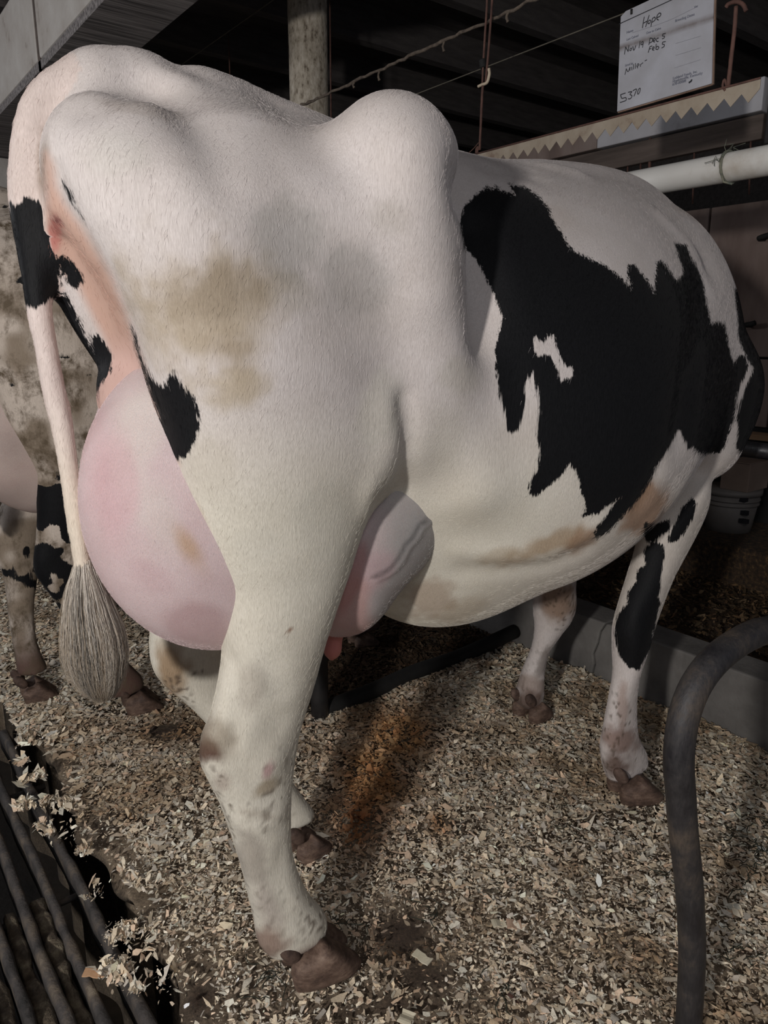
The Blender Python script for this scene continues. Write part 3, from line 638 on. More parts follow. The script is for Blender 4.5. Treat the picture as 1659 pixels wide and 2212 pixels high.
def paint(p,near=True):
    """coat markings as a signed distance in metres (negative = black hair), the colour of the white hair, bare skin"""
    pr=proj(p);px,py,dep=pr[:,0],pr[:,1],pr[:,2];n=len(p)
    m_=dep/F
    # distance to the tail axis
    dt=np.full(n,9.)
    for q_,r_ in zip(TAXIS,TAXR): dt=np.minimum(dt,np.sqrt(((p-q_)**2).sum(1))-r_)
    tail=(dt<.014)&(p[:,0]<-.34)
    nearm=(~tail)&(p[:,1]<.05)
    far=(~tail)&(p[:,1]>=.05)
    d=np.full(n,.2)
    def add(mask,poly,sgn=1):
        nonlocal d
        a=np.array(poly);mk=mask&(px>a[:,0].min()-60)&(px<a[:,0].max()+60)&(py>a[:,1].min()-60)&(py<a[:,1].max()+60)
        if mk.any():
            s=sdpoly(px[mk],py[mk],poly)*m_[mk]
            d[mk]=np.minimum(d[mk],s) if sgn>0 else np.maximum(d[mk],-s)
    for pl in (FLANK,SHLD,S1,S2,S3): add(nearm&(p[:,0]>0),pl)
    add(nearm&(p[:,0]>0),HOLE,-1)
    for pl in (THIGH,PINS): add(nearm&(p[:,0]<.2),pl)
    add(tail,TAILP)
    for pl in (FARA,FARB): add((~tail)&(p[:,1]>-.07)&(p[:,0]<0),pl)
    # far flank, unseen from here: large patches of its own
    fz=vnoise(p,3.1,5)*.7+vnoise(p,7.,6)*.3
    hid=far&(p[:,2]>.6)&(p[:,2]<1.32)&(p[:,0]>.05)
    d=np.where(hid,np.minimum(d,np.maximum((fz-.47)*.5,.12-p[:,1])),d)
    nz=(vnoise(p,12,2)*.45+vnoise(p,30,5)*.3+vnoise(p,80,3)*.25-.5)*1.5+.5
    c=np.tile(WHITE,(n,1))
    # creamy lower thigh and belly, cooler front
    k=ss(py,800,1150)*(1-ss(p[:,0],.2,.6));c=c*(1-k[:,None])+np.array([.70,.66,.57])*k[:,None]
    k=.5*ss(py,900,1150)*ss(p[:,0],.2,.6)*(p[:,2]>.45);c=c*(1-k[:,None])+np.array([.60,.55,.47])*k[:,None]
    near_ok=(p[:,1]<.06)|tail
    for s in STAINS_AND_SHADE:
        xx=s[0]
        mk=(far if (s[1]>1200 and (xx in (1200,1150,1140,1175,370,690))) else near_ok).astype(float)
        c=stain_or_shade(c,px,py,*s[:5],s[5],s[6],nz,mk)
    # speckled muck on the legs
    sp=vnoise(p,130,9)*vnoise(p,60,4);leg=(p[:,2]<.5)
    q2=p*np.array([1,1,.45]);sp=vnoise(q2,210,9)*(.45+.75*vnoise(p,22,4));k=np.where(leg,.8*ss(sp,.60,.74),0)*(.35+.65*ss(vnoise(p,7,8),.35,.6))
    c=c*(1-k[:,None])+np.array([.10,.07,.05])*k[:,None]
    # bare pink skin: perineum and inner thighs
    per=[(98,330),(112,352),(120,400),(140,440),(175,490),(205,540),(240,600),(262,660),(284,720),(300,770),(318,830),(345,900),(380,1000),(330,1050),(200,950),(190,850),(215,800),(240,770),(228,735),(205,690),(165,610),(125,580),(98,560)]
    s=sdpoly(px,py,per)*m_;k=(1-ss(s,-.008,.010))*(nearm&(p[:,0]<-.15))
    c=c*(1-k[:,None])+np.array([.56,.37,.30])*k[:,None]
    k2=(1-ss(np.hypot((px-118)/18.,(py-505)/50.),.5,1.1))*(nearm&(p[:,0]<-.25));c=c*(1-k2[:,None])+np.array([.48,.20,.17])*k2[:,None]
    k3=(1-ss(np.hypot((px-122)/10.,(py-475)/8.),.4,1.1))*(nearm&(p[:,0]<-.25));c=c*(1-k3[:,None])+np.array([.22,.07,.07])*k3[:,None]
    k4=ss(py,690,800)*k;c=c*(1-.6*k4[:,None])+np.array([.60,.42,.39])*.6*k4[:,None]
    # pinkish tail and pale ruddy rump
    c=np.where(tail[:,None],c*np.array([1.06,.99,.96]),c)
    return d,np.clip(c,0,1),np.maximum(k,0)
def claw(name,heel,toe,w_,h_,parent,outer=1,lab=None):
    """one hoof claw: heel and toe on the ground, sloping dorsal wall, coronet band"""
    heel=np.array(heel,float);toe=np.array(toe,float);ax=toe-heel;L=np.linalg.norm(ax[:2]);ax/=np.linalg.norm(ax);sd=np.array([-ax[1],ax[0],0]);up=np.array([0,0,1.])
    V=[];n=16;T=np.concatenate([[0,.03,.08],np.linspace(.16,1,11)])
    for t in T:
        hh=h_*(.80+.28*math.sin(t*2.2)) if t<.45 else h_*1.04*(1-((t-.45)/.56)**1.35)+.012
        ww=w_*(.52+.9*math.sin(min(1,t*1.25+.12)*math.pi/2)*.55)*(1 if t<.6 else (1-((t-.6)/.44)**2.2)+.0)
        ww=max(ww,w_*.14);hr=min(1,.42+math.sqrt(t/.16)*.58) if t<.16 else 1;ww*=hr;hh*=.35+.65*hr
        c=heel+ax*L*(t if t<.9 else t)+sd*(.10*outer*w_*(-1)*t*t)
        bot=.0+ (.006*(1-t)**3)
        for j in range(n):
            a=2*math.pi*j/n;ca,sa=math.cos(a),math.sin(a)
            y=ww/2*abs(ca)**.75*(1 if ca>0 else -1)*(1+.10*(-sa if sa<0 else 0));z=(hh/2)*(abs(sa)**.7*(1 if sa>0 else -1))+hh/2+bot
            lean=max(0,z/h_)*(-.012)
            V.append(c+sd*y+up*z+ax*lean)
    Fc=[]
    for i in range(len(T)-1):
        for j in range(n): a=i*n+j;b=i*n+(j+1)%n;Fc.append((a,b,b+n,a+n))
    Fc.append(tuple(range(n))[::-1]);Fc.append(tuple((len(T)-1)*n+j for j in range(n)))
    o=mesh(name,V,Fc,M['hoof'],parent)
    m=o.modifiers.new('s','SUBSURF');m.levels=1;m.render_levels=2
    return tag(o,lab)
def blob(name,c,r,rot,mt,parent,lab=None):
    """tapered rounded lump (dewclaw)"""
    vs=[];n=12;R=Matrix.Rotation(math.radians(rot[2]),3,'Z')@Matrix.Rotation(math.radians(rot[1]),3,'Y')@Matrix.Rotation(math.radians(rot[0]),3,'X')
    for i in range(9):
        t=i/8;a=t*math.pi;rr=math.sin(a)**.8*(1-.25*t);z=math.cos(a)
        for j in range(n):
            b=2*math.pi*j/n;q_=R@Vector((r[0]*rr*math.cos(b),r[1]*rr*math.sin(b),-r[2]*z));vs.append((c[0]+q_.x,c[1]+q_.y,c[2]+q_.z))
    fs=[(i*n+j,i*n+(j+1)%n,(i+1)*n+(j+1)%n,(i+1)*n+j) for i in range(8) for j in range(n)]
    return tag(mesh(name,vs,fs,mt,parent),lab)
def foot(root,hx,hy,tx,ty,w_=.056,h_=.062,sp=.029):
    h_v=np.array([hx,hy]);t_v=np.array([tx,ty]);ax=(t_v-h_v)/np.linalg.norm(t_v-h_v);sd=np.array([-ax[1],ax[0]])
    for s in (-1,1):
        a=h_v+sd*sp*s;b=t_v+sd*(sp+.004)*s
        claw('hoof',(*a,-.006),(*b,-.006),w_,h_,root,s)
        c=h_v-ax*.018+sd*.026*s
        blob('dewclaw',(c[0]+ax[0]*.010,c[1]+ax[1]*.010,.080),(.017,.016,.026),(0,-38,math.degrees(math.atan2(ax[1],ax[0]))),M['horn_skin'],root)
def head_parts(root,dy=0.):
    for s in (-1,1):
        e=np.array([1.22+s*.085,.60,.93]);
        pts=[];
        blob('eye',(1.22+s*.078,.58+dy,.93),(.017,.02,.02),(0,0,0),M['eye'],root)
        vs=[];fs=[];m_=9
        for i in range(m_):
            t=i/(m_-1);wd=.045*math.sin(math.pi*(t*.85+.12));x=1.22+s*(.09+.17*t);z=1.0-.03*t
            for k in range(7):
                a=k/6*2-1;vs.append((x,.47+dy+a*wd+.02*t,z+.03*(a*a)-.015-wd*.3))
        for i in range(m_-1):
            for k in range(6): a=i*7+k;fs.append((a,a+1,a+8,a+7))
        o=mesh('ear',vs,fs,M['ear'],root);md=o.modifiers.new('t','SOLIDIFY');md.thickness=.009;o.modifiers.new('s','SUBSURF').levels=1
    blob('muzzle',(1.19,.80+dy,.775),(.062,.036,.05),(30,0,0),M['muzzle'],root)
M['ear']=plain('ear_hair',[(.4,(.012,.012,.014)),(.7,(.03,.03,.032))],30,.7)
H=.0075
f=build_body(H);bp,bf,_=field_mesh(f,3)
cow=empty('dairy_cow',(0,0,0),'big white cow in front, jagged black patch on its side and a heavy pink udder','cow','tied dairy cows')
d,c,br=paint(bp)
mesh('body',bp,bf,M['coat'],cow,attrs={'coat':d,'tint':c,'bare':br})
# ---- udder
uf=build_udder(.006);up_,ufc,_=field_mesh(uf,3)
def paint_udder(p):
    pr=proj(p);px,py,dep=pr[:,0],pr[:,1],pr[:,2];n=len(p)
    nz=(vnoise(p,9,1)*.6+vnoise(p,26,2)*.4-.5)*1.5+.5
    c=np.tile(np.array([.60,.475,.475]),(n,1))
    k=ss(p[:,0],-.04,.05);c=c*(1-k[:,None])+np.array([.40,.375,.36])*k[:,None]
    for s in [(310,920,70,150,15,(.64,.57,.53),.75),(350,1120,70,140,-20,(.60,.52,.49),.75),(410,1180,40,90,-35,(.46,.30,.18),.75),(250,1050,60,130,0,(.60,.40,.42),.6),(200,1000,30,160,0,(.62,.43,.44),.45),(420,1350,110,50,15,(.44,.29,.29),.6),(330,1250,60,40,30,(.52,.36,.37),.4),
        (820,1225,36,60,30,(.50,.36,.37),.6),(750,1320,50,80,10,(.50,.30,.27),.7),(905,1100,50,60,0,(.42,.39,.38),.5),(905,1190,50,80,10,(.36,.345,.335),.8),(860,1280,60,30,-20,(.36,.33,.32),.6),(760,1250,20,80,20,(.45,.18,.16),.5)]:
        c=stain_or_shade(c,px,py,*s[:5],s[5],s[6],nz,(p[:,1]<.03).astype(float))
    return c
uc=paint_udder(up_);pr=proj(up_)
VEIN=[(921,1122),(904,1135),(891,1160),(874,1177),(862,1202),(845,1224),(828,1236),(806,1245)]
dv=sdline(pr[:,0],pr[:,1],VEIN);kv=np.exp(-(dv/5.)**2)*(up_[:,1]<0)
uc=uc*(1-.6*kv[:,None]);ctr=np.array([.06,-.1,.81]);nr=up_-ctr;nr/=np.linalg.norm(nr,axis=1)[:,None]
dv2=sdline(pr[:,0],pr[:,1]-0,[(x+8,y+4) for x,y in VEIN]);up_=up_+nr*(.004*np.exp(-(dv2/8.)**2)*(up_[:,1]<0))[:,None]
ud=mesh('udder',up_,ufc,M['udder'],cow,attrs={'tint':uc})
def teat(x,y,z,l=.06,r=.017,par=None,dx=0,dy=0):
    pts=[(x+dx*t,y+dy*t,z-l*t) for t in np.linspace(0,1,9)]
    rr=[r*1.5,r*1.2,r*1.05,r,r,r*.97,r*.9,r*.7,r*.25]
    mesh('teat',*tube(pts,rr,14),M['teat'],par)
tn=atY(722,1362,-.10);tb=atY(716,1425,-.10)
pts=[tn+(tb-tn)*t for t in np.linspace(-.35,1,10)]
mesh('teat',*tube(pts,[.034,.028,.022,.018,.0165,.016,.0165,.016,.0125,.004],16),M['teat'],ud)
teat(-.01,.10,.66,.07,.016,ud);teat(-.17,-.085,.66,.05,.016,ud,.0,.0);teat(-.17,.085,.66,.05,.016,ud)
# ---- feet
a=atZ(645,2112);b=atZ(768,2058)
foot(cow,-.148,-.152,-.018,-.170,.066,.074,.031)
foot(cow,.762,-.188,.872,-.236,.060,.066)
foot(cow,.012,.105,.105,.118,.054,.058)
foot(cow,.862,.205,.965,.215,.054,.058)
head_parts(cow)
# ---- tail switch: real strands in clumps
def switch(root,path,rads,cols,n=1500,seed=3,wd=.0006):
    r=np.random.default_rng(seed);path=spline(path,6);rd=np.interp(np.linspace(0,1,len(path)),np.linspace(0,1,len(rads)),rads);m_=len(path)
    NC=64;ca=r.uniform(0,6.283,NC);cq=r.uniform(.15,1,NC)**.6;cv=r.random(NC);ce=.62+.38*r.random(NC)
    ci=r.integers(0,NC,n);a=ca[ci]+r.normal(0,.26,n);q_=np.clip(cq[ci]+r.normal(0,.16,n),0,1.3);K=12
    t0=r.random(n)*.62;t1=np.clip(np.maximum(t0+.2,ce[ci]+r.normal(0,.05,n)),0,1);pts=np.zeros((n,K,3));col=np.zeros((n,3));ph=r.uniform(0,6.28,(n,2))
    tmid=(t0+t1)/2
    for k in range(K):
        t=t0+(t1-t0)*k/(K-1);x=t*(m_-1);c=np.stack([np.interp(x,np.arange(m_),path[:,j]) for j in range(3)],-1);R=np.interp(x,np.arange(m_),rd)*q_
        sw=.0035*k/(K-1)
        pts[:,k]=c+np.stack([np.cos(a)*R+sw*np.sin(ph[:,0]+9*t),np.sin(a)*R+sw*np.sin(ph[:,1]+8*t),0*R],-1)
    kk=(ss(tmid,.22,.62)*(.45+.55*cv[ci]))[:,None];col=np.array(cols[0])*(1-kk)+np.array(cols[1])*kk;col=col*r.uniform(.8,1.15,(n,1))
    kd=((cv[ci]<.16)&(tmid>.45))[:,None];col=np.where(kd,col*.45,col)
    cvs=bpy.data.hair_curves.new('tail_switch');cvs.add_curves([K]*n);cvs.attributes['position'].data.foreach_set('vector',(pts-np.array(root.location)).astype(np.float32).ravel())
    ra=cvs.attributes.get('radius') or cvs.attributes.new('radius','FLOAT','POINT');ra.data.foreach_set('value',np.tile(np.linspace(1,.3,K)*wd,n).astype(np.float32))
    at=cvs.attributes.new('tint','FLOAT_COLOR','CURVE');at.data.foreach_set('color',np.hstack([np.clip(col,0,1),np.ones((n,1))]).astype(np.float32).ravel())
    cvs.materials.append(M['hairs']);o=bpy.data.objects.new('tail_switch',cvs);COL.objects.link(o);o.parent=root
    return tag(o,kind='stuff')
SWP=[atY(x,y,Y) for x,y,Y in ((181,1205,-.05),(184,1250,-.052),(190,1310,-.055),(200,1370,-.058),(207,1430,-.06),(214,1480,-.062),(221,1512,-.062))]
switch(cow,SWP,[.010,.015,.024,.030,.035,.036,.031,.022,.010],[(.78,.73,.66),(.24,.17,.10)],30000,wd=.00026)

# ================================================================ SHORT HAIR ON THE COW (real strands, along the lie of the coat)
def hair_coat(name,p,faces,d,c,root,N,seed,lmin,lmax,mask=None,lift=.33,rad=.00016):
    r=np.random.default_rng(seed);Q=np.array([q_ if len(q_)==4 else (*q_,q_[2]) for q_ in faces])
    a,b,c3,e=p[Q[:,0]],p[Q[:,1]],p[Q[:,2]],p[Q[:,3]];nr=np.cross(c3-a,e-b);ar=np.linalg.norm(nr,axis=1);nr/=ar[:,None]+1e-12
    ctr=(a+b+c3+e)/4;vw=cam-ctr;vw/=np.linalg.norm(vw,axis=1)[:,None];fc=(nr*vw).sum(1)
    wt=ar*np.where(fc>-.35,1,0.12)
    if mask is not None: wt=wt*mask(ctr)
    fi=r.choice(len(Q),N,p=wt/wt.sum());s,t=r.random((2,N))
    P0=(a[fi]*((1-s)*(1-t))[:,None]+b[fi]*(s*(1-t))[:,None]+c3[fi]*(s*t)[:,None]+e[fi]*((1-s)*t)[:,None]);n_=nr[fi]
    # lie of the coat: back over the barrel, down the thigh and legs
    fl=np.stack([-.35-.3*ss(P0[:,0],.0,.5),0*s,-1+.0*s],-1)+r.normal(0,.16,(N,3))
    top=ss(n_[:,2],.45,.9)[:,None];fl=fl*(1-top)+np.array([-1.,0,-.1])*top+r.normal(0,.1,(N,3))
    fl-=n_*(fl*n_).sum(1)[:,None];fl/=np.linalg.norm(fl,axis=1)[:,None]+1e-9
    L=r.uniform(lmin,lmax,N)[:,None];K=4
    pts=np.zeros((N,K,3));lf=(lift*r.uniform(.5,1.4,N))[:,None]
    for k in range(K):
        u_=k/(K-1);pts[:,k]=P0+fl*L*u_+n_*(L*lf*(u_-.35*u_*u_))-n_*.0006
    cv=bpy.data.hair_curves.new(name);cv.add_curves([K]*N)
    cv.attributes['position'].data.foreach_set('vector',(pts-np.array(root.location)).astype(np.float32).ravel())
    ra=cv.attributes.get('radius') or cv.attributes.new('radius','FLOAT','POINT');ra.data.foreach_set('value',np.tile(np.array([1,.9,.6,.15])*rad,N).astype(np.float32))
    vi=Q[fi,0];dv=d[vi]+r.normal(0,.0016,N);cl=c[vi]*r.uniform(.88,1.16,(N,1));cl=np.where((dv<0)[:,None],np.array([.006,.006,.007]),cl)
    at=cv.attributes.new('tint','FLOAT_COLOR','CURVE');at.data.foreach_set('color',np.hstack([np.clip(cl,0,1),np.ones((N,1))]).astype(np.float32).ravel())
    cv.materials.append(M['hairs']);o=bpy.data.objects.new(name,cv);COL.objects.link(o);o.parent=root
    return tag(o,kind='stuff')
def nob(c_): # leave the bare skin round the tail head free, thin on the legs
    return np.where(c_[:,2]<.35,.5,1.)
hair_coat('short_hair',bp,bf,d,c,cow,330000,21,.007,.013,nob,.10,.00010)
hair_coat('topline_hair',bp,bf,d,c,cow,9000,22,.012,.022,lambda q_:((q_[:,2]>1.43)&(np.abs(q_[:,1])<.06)).astype(float)+1e-6,.75,.00014)
hair_coat('udder_fuzz',up_,ufc,np.full(len(up_),.1),np.clip(uc*1.15+.04,0,1),cow,60000,23,.003,.005,None,.3,.00009)

# ---- the neighbour in the next stall
f2=build_body(.011,neigh=True);np_,nf_,_=field_mesh(f2,2)
dyN=1.13
cow2=empty('dairy_cow',(0,dyN,0),'grubby cow in the next stall, mostly hidden behind the tail, dark muddy hind legs','cow','tied dairy cows')
def paint2(p):
    n=len(p);a=vnoise(p,2.6,11)*.6+vnoise(p,6,12)*.4;sm=vnoise(p,17,13)*.6+vnoise(p,45,14)*.4
    d=(sm-.27)*.12+.0                                  # small black flecks
    leg=(p[:,2]<.74)&(p[:,1]<.02)&(p[:,0]<.3)
    d=np.where(leg,np.minimum(d,(sm-.62)*.16),d);d=np.where((p[:,0]>.25)&(a<.46),np.minimum(d,(a-.46)*.5),d)
    d=np.where(p[:,2]<.2,.2,d)
    c=np.tile(np.array([.62,.54,.47]),(n,1))
    k=ss(vnoise(p,9,21)*.5+vnoise(p,24,22)*.5,.42,.66)*(1-ss(p[:,2],1.15,1.3));c=c*(1-.8*k[:,None])+np.array([.20,.15,.10])*.8*k[:,None]
    k=1-ss(p[:,2],.12,.26);c=c*(1-k[:,None])+np.array([.13,.08,.065])*k[:,None]
    return d,c
d2,c2=paint2(np_)
mesh('body',np_+np.array([0,dyN,0]),nf_,M['coat_dirty'],cow2,attrs={'coat':d2,'tint':c2,'bare':np.zeros(len(np_))})
uf2=build_udder(.012);u2,u2f,_=field_mesh(uf2,2)
mesh('udder',u2+np.array([.0,dyN,0]),u2f,M['udder'],cow2,attrs={'tint':np.tile(np.array([.50,.40,.36]),(len(u2),1))*(.7+.4*vnoise(u2,14,4))[:,None]})
foot(cow2,-.055,dyN-.15,.055,dyN-.165,.062,.068,.031)
foot(cow2,-.285,dyN+.105,-.18,dyN+.10,.058,.062)
foot(cow2,.765,dyN-.185,.868,dyN-.20);foot(cow2,.862,dyN+.205,.965,dyN+.21)
switch(cow2,[q_+np.array([0,dyN,0]) for q_ in SWP],[.006,.013,.024,.029,.033,.032,.028,.018,.004],[(.40,.36,.30),(.12,.09,.06)],800,seed=8)
head_parts(cow2,dyN)
# ================================================================ GUTTER GRATE
gr=empty('gutter_grate',(-.5,.2,-.02),'grimy iron bar grate over the dark gutter at the lower left','grate')
xs=[float(atZ(px,2192,-.005)[0]) for px in (61,145,225,319)];xs=[xs[0]-.11,xs[0]-.055]+xs
def wobbar(x,w_,z0,z1,y0,y1,jx,jz,seed,mt,name):
    r=np.random.default_rng(seed);n=46;ys_=np.linspace(y0,y1,n);V=[];Fc=[]
    for i,y in enumerate(ys_):
        ww=w_*(1+jx*r.normal()*.5);zt=z1+jz*r.normal();xc=x+.002*math.sin(y*9+seed)
        V+=[(xc-ww/2,y,z0),(xc+ww/2,y,z0),(xc+ww/2,y,zt-.006),(xc+ww*.28,y,zt),(xc-ww*.28,y,zt+jz*r.normal()*.4),(xc-ww/2,y,zt-.006)]
        if i:
            o_=(i-1)*6
            for k in range(6): Fc.append((o_+k,o_+(k+1)%6,o_+6+(k+1)%6,o_+6+k))
    Fc+=[(5,4,3,2,1,0),tuple((n-1)*6+k for k in range(6))]
    return mesh(name,V,Fc,mt,gr)
for i,x in enumerate(xs): wobbar(x,.019,-.06,-.006,-1.0,1.10+.0*i,.26,.0028,i,M['grate'],'bar')
for i in range(4): wobbar((xs[i]+xs[i+1])/2,.026,-.075,-.028,-1.0,.35 if i>1 else .8,.55,.006,20+i,M['dungbar'],'dung_caked_bar')
for i,y in enumerate((-.62,-.12,.34,.80)): mesh('cross_rod',*tube([(xs[0]-.03,y,-.045),(xs[-1]+.04,y,-.045)],.007,8),M['grate'],gr)
# ================================================================ WOOD SHAVINGS
CHP=np.array([[.74,.62,.46],[.80,.70,.54],[.66,.54,.39],[.71,.67,.56],[.60,.54,.46],[.74,.56,.41],[.84,.76,.62],[.50,.41,.31]])
def chips(name,N,xr,yr,zf,size,seed,keep=None,dens=None,colf=None,tilt=.36,parent=None):
    r=np.random.default_rng(seed)
    x=r.uniform(*xr,N);y=r.uniform(*yr,N)
    pr=proj(np.stack([x,y,np.zeros(N)],-1));k=np.ones(N,bool)
    if keep is not None: k=keep(x,y,pr,r)
    x,y,pr=x[k],y[k],pr[k];N=len(x);dist=np.hypot(x-cam[0],y-cam[1])
    tiny=r.random(N)<.38;L=size*np.where(tiny,.42,1.)*np.exp(r.normal(0,.5,N))*np.clip(dist/1.5,.85,1.7);W=L*r.uniform(.25,.85,N);L=np.minimum(L,.024);W=np.minimum(W,.014)
    yaw=r.uniform(0,6.283,N);tx=r.normal(0,tilt,N);ty=r.normal(0,tilt,N);curl=r.normal(0,.22,N)*L
    z=zf(x,y)+.002+.5*np.abs(np.sin(tx))*W*.6+.5*np.abs(np.sin(ty))*L*.6+r.random(N)**2*.007
    # 3x2 grid, ragged ends
    V=np.zeros((N,6,3));
    for i,(a,b) in enumerate(((-1,-1),(0,-1),(1,-1),(1,1),(0,1),(-1,1))):
        la=a*L/1.6*(1+r.normal(0,.30,N))+(0 if a else r.normal(0,.12,N)*L);wb=b*W/2*(r.uniform(.15,1.1,N) if a else 1+r.normal(0,.22,N))+r.normal(0,.10,N)*W;h=curl*(a*a)*.8
        V[:,i,0]=la;V[:,i,1]=wb;V[:,i,2]=h
    cx_,sx=np.cos(tx),np.sin(tx);cy_,sy=np.cos(ty),np.sin(ty);cz,sz=np.cos(yaw),np.sin(yaw)
    X,Y,Z=V[...,0],V[...,1],V[...,2]
    Y,Z=Y*cx_[:,None]-Z*sx[:,None],Y*sx[:,None]+Z*cx_[:,None]
    X,Z=X*cy_[:,None]+Z*sy[:,None],-X*sy[:,None]+Z*cy_[:,None]
    X,Y=X*cz[:,None]-Y*sz[:,None],X*sz[:,None]+Y*cz[:,None]
    V=np.stack([X+x[:,None],Y+y[:,None],Z+z[:,None]],-1).reshape(-1,3)
    b=np.arange(N)[:,None]*6;Fq=np.vstack([b+np.array([0,1,4,5]),b+np.array([1,2,3,4])])
    c=CHP[r.integers(0,len(CHP),N)]*np.exp(r.normal(0,.16,N))[:,None]*r.uniform(.85,1.15,(N,1))
    if colf is not None: c=colf(c,x,y,pr,r)
    off=(0,0,0) if parent is None else np.array(parent.location)
    me=bpy.data.meshes.new(name);me.vertices.add(len(V));me.vertices.foreach_set('co',(V-off).ravel())
    me.loops.add(len(Fq)*4);me.polygons.add(len(Fq));me.loops.foreach_set('vertex_index',Fq.ravel().astype(np.int32));me.polygons.foreach_set('loop_start',np.arange(len(Fq),dtype=np.int32)*4)
    me.update();t=me.attributes.new('tint','FLOAT_COLOR','POINT');cc=np.repeat(np.clip(c,0,1),6,0);t.data.foreach_set('color',np.hstack([cc,np.ones((len(cc),1))]).astype(np.float32).ravel())
    me.materials.append(M['chip']);o=bpy.data.objects.new(name,me);COL.objects.link(o)
    if parent is not None:o.parent=parent
    return o
def keepf(x,y,pr,r):
    k=bareness(x,y,pr);q_=np.stack([x,y,0*x],-1)
    edge=-.305+.018*np.sin(9*y)+.012*np.sin(31*y+2)+.02*(vnoise(q_,14,33)-.5)
    inn=(x>edge+.0)|(y>1.0);inn&=~((x<edge+.05)&(r.random(len(x))<.6)&(y<1.0))
    return (r.random(len(x))>k)&inn&((x<1.26))&(r.random(len(x))<np.where(np.hypot(x-cam[0],y-cam[1])>2.4,.55,1))
def colf(c,x,y,pr,r):
    px,py=pr[:,0],pr[:,1];q_=np.stack([x,y,0*x],-1)
    def mixk(c,k,col,mul=True): 
        k=np.clip(k,0,1)[:,None];return c*(1-k)+(c*np.array(col) if mul else np.array(col))*k
    g=lambda cx_,cy_,rx,ry:np.exp(-((px-cx_)/rx)**2-((py-cy_)/ry)**2)
    c=mixk(c,1.3*np.maximum(g(860,1590,90,70),g(800,1690,85,110)),(.66,.43,.26))
    c=mixk(c,1.1*g(770,1800,60,80),(.40,.24,.15));c=mixk(c,1.1*g(850,2040,80,60),(.3,.22,.17));c=mixk(c,1.1*g(950,1790,30,30),(.7,.5,.35))
    c=mixk(c,.8*ss(px,1150,1500)*ss(py*-1,-1750,-1500),(.60,.54,.46));c=mixk(c,g(380,1590,150,40),(.45,.34,.25))
    c=mixk(c,ss(y,.58,.66)*ss(x,.15,.32),(.075,.055,.042))  # beyond the far divider the cow's shade is put into the brown chip colour
    nz=vnoise(q_,5,41)*.5+vnoise(q_,16,42)*.5
    c=mixk(c,.75*ss(nz,.50,.70),(.60,.50,.40));c=mixk(c,.5*ss(-nz,-.42,-.25),(1.12,1.12,1.1))
    return c
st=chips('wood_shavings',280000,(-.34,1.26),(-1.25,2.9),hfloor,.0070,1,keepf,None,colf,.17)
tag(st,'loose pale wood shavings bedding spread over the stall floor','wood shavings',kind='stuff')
CL=[(60,1690,.03,60),(52,1745,.022,90),(105,1740,.028,110),(150,1745,.022,160),(95,1790,.02,60),(108,1805,.015,40),(182,1845,.022,110),(62,1600,.04,120),(112,1597,.03,60),(240,2035,.02,60),(265,2020,.03,140),(235,2100,.022,90),(262,2105,.03,160),(300,2140,.02,50),(85,1680,.02,60),(45,1650,.02,40),(185,1950,.012,14),(210,1940,.02,20),(205,1915,.01,8),(150,1800,.05,30),(300,1900,.06,120),(330,2020,.06,160),(375,2120,.06,100)]
cc_=empty('shaving_clump',(-.4,.4,0),'tufts of pale shavings caught on the iron grate bars','wood shavings')
tag(cc_,kind='stuff');bpy.data.objects.remove(cc_)
CLW=[(atZ(a_,b_,0),s_,n_) for a_,b_,s_,n_ in CL]
def clumpchips():
    r=np.random.default_rng(5);tot=sum(n_ for *_,n_ in CLW)
    def keep(x,y,pr,r_):
        i=0
        for p_,s_,n_ in CLW: x[i:i+n_]=p_[0]+r.normal(0,s_*.4,n_);y[i:i+n_]=p_[1]+r.normal(0,s_*.5,n_);i+=n_
        return np.ones(len(x),bool)
    return chips('shavings_on_grate',tot,(0,1),(0,1),lambda x,y:.0+.008*np.random.default_rng(2).random(len(x)),.009,6,keep,tilt=.7)
tag(clumpchips(),'tufts of pale shavings caught on the iron grate bars','wood shavings',kind='stuff')
# a few chips and scraps big enough to pick out
def slab(name,px,py,L,W,yaw,mt,label,cat,z=.012,th=.0022,curl=.1):
    c=atZ(px,py,z);V=[];n=6
    for i in range(n+1):
        for j in (0,1):
            for k in (0,1):
                a=(i/n-.5)*L;b=(j-.5)*W*(1+.12*math.sin(i*2.3+j));zz_=z+k*th+curl*(a*a)/L*2+.002*math.sin(i)
                V.append((c[0]+a*math.cos(yaw)-b*math.sin(yaw),c[1]+a*math.sin(yaw)+b*math.cos(yaw),zz_))
    Fc=[]
    for i in range(n):
        o_=i*4
        for a_,b_ in ((0,2),(2,3),(3,1),(1,0)): Fc.append((o_+a_,o_+b_,o_+4+b_,o_+4+a_))
    Fc+=[(0,1,3,2),(n*4,n*4+2,n*4+3,n*4+1)]
    tag(mesh(name,V,Fc,mt,smooth=False),label,cat)
M['orange_chip']=plain('orange_wood_chip',[(.3,(.50,.27,.14)),(.7,(.62,.38,.22))],5,.8,sc=(2,12,2))
M['pale_chip']=plain('pale_wood_chip',[(.3,(.58,.52,.38)),(.7,(.70,.64,.50))],5,.8,sc=(2,12,2))
M['pink_chip']=plain('pink_wood_chip',[(.3,(.50,.33,.23)),(.7,(.62,.44,.32))],5,.8,sc=(2,12,2))
slab('wood_chip',205,2104,.040,.017,-.65,M['orange_chip'],'orange wood chip lying across the grate bars at lower left','wood chip',z=.004)
slab('wood_chip',912,2070,.036,.017,-1.3,M['pale_chip'],'broad greenish-white wood chip on the bare brown patch','wood chip')
slab('wood_chip',1110,1998,.028,.022,-.7,M['pink_chip'],'square pink wood chip on the shavings right of centre bottom','wood chip')
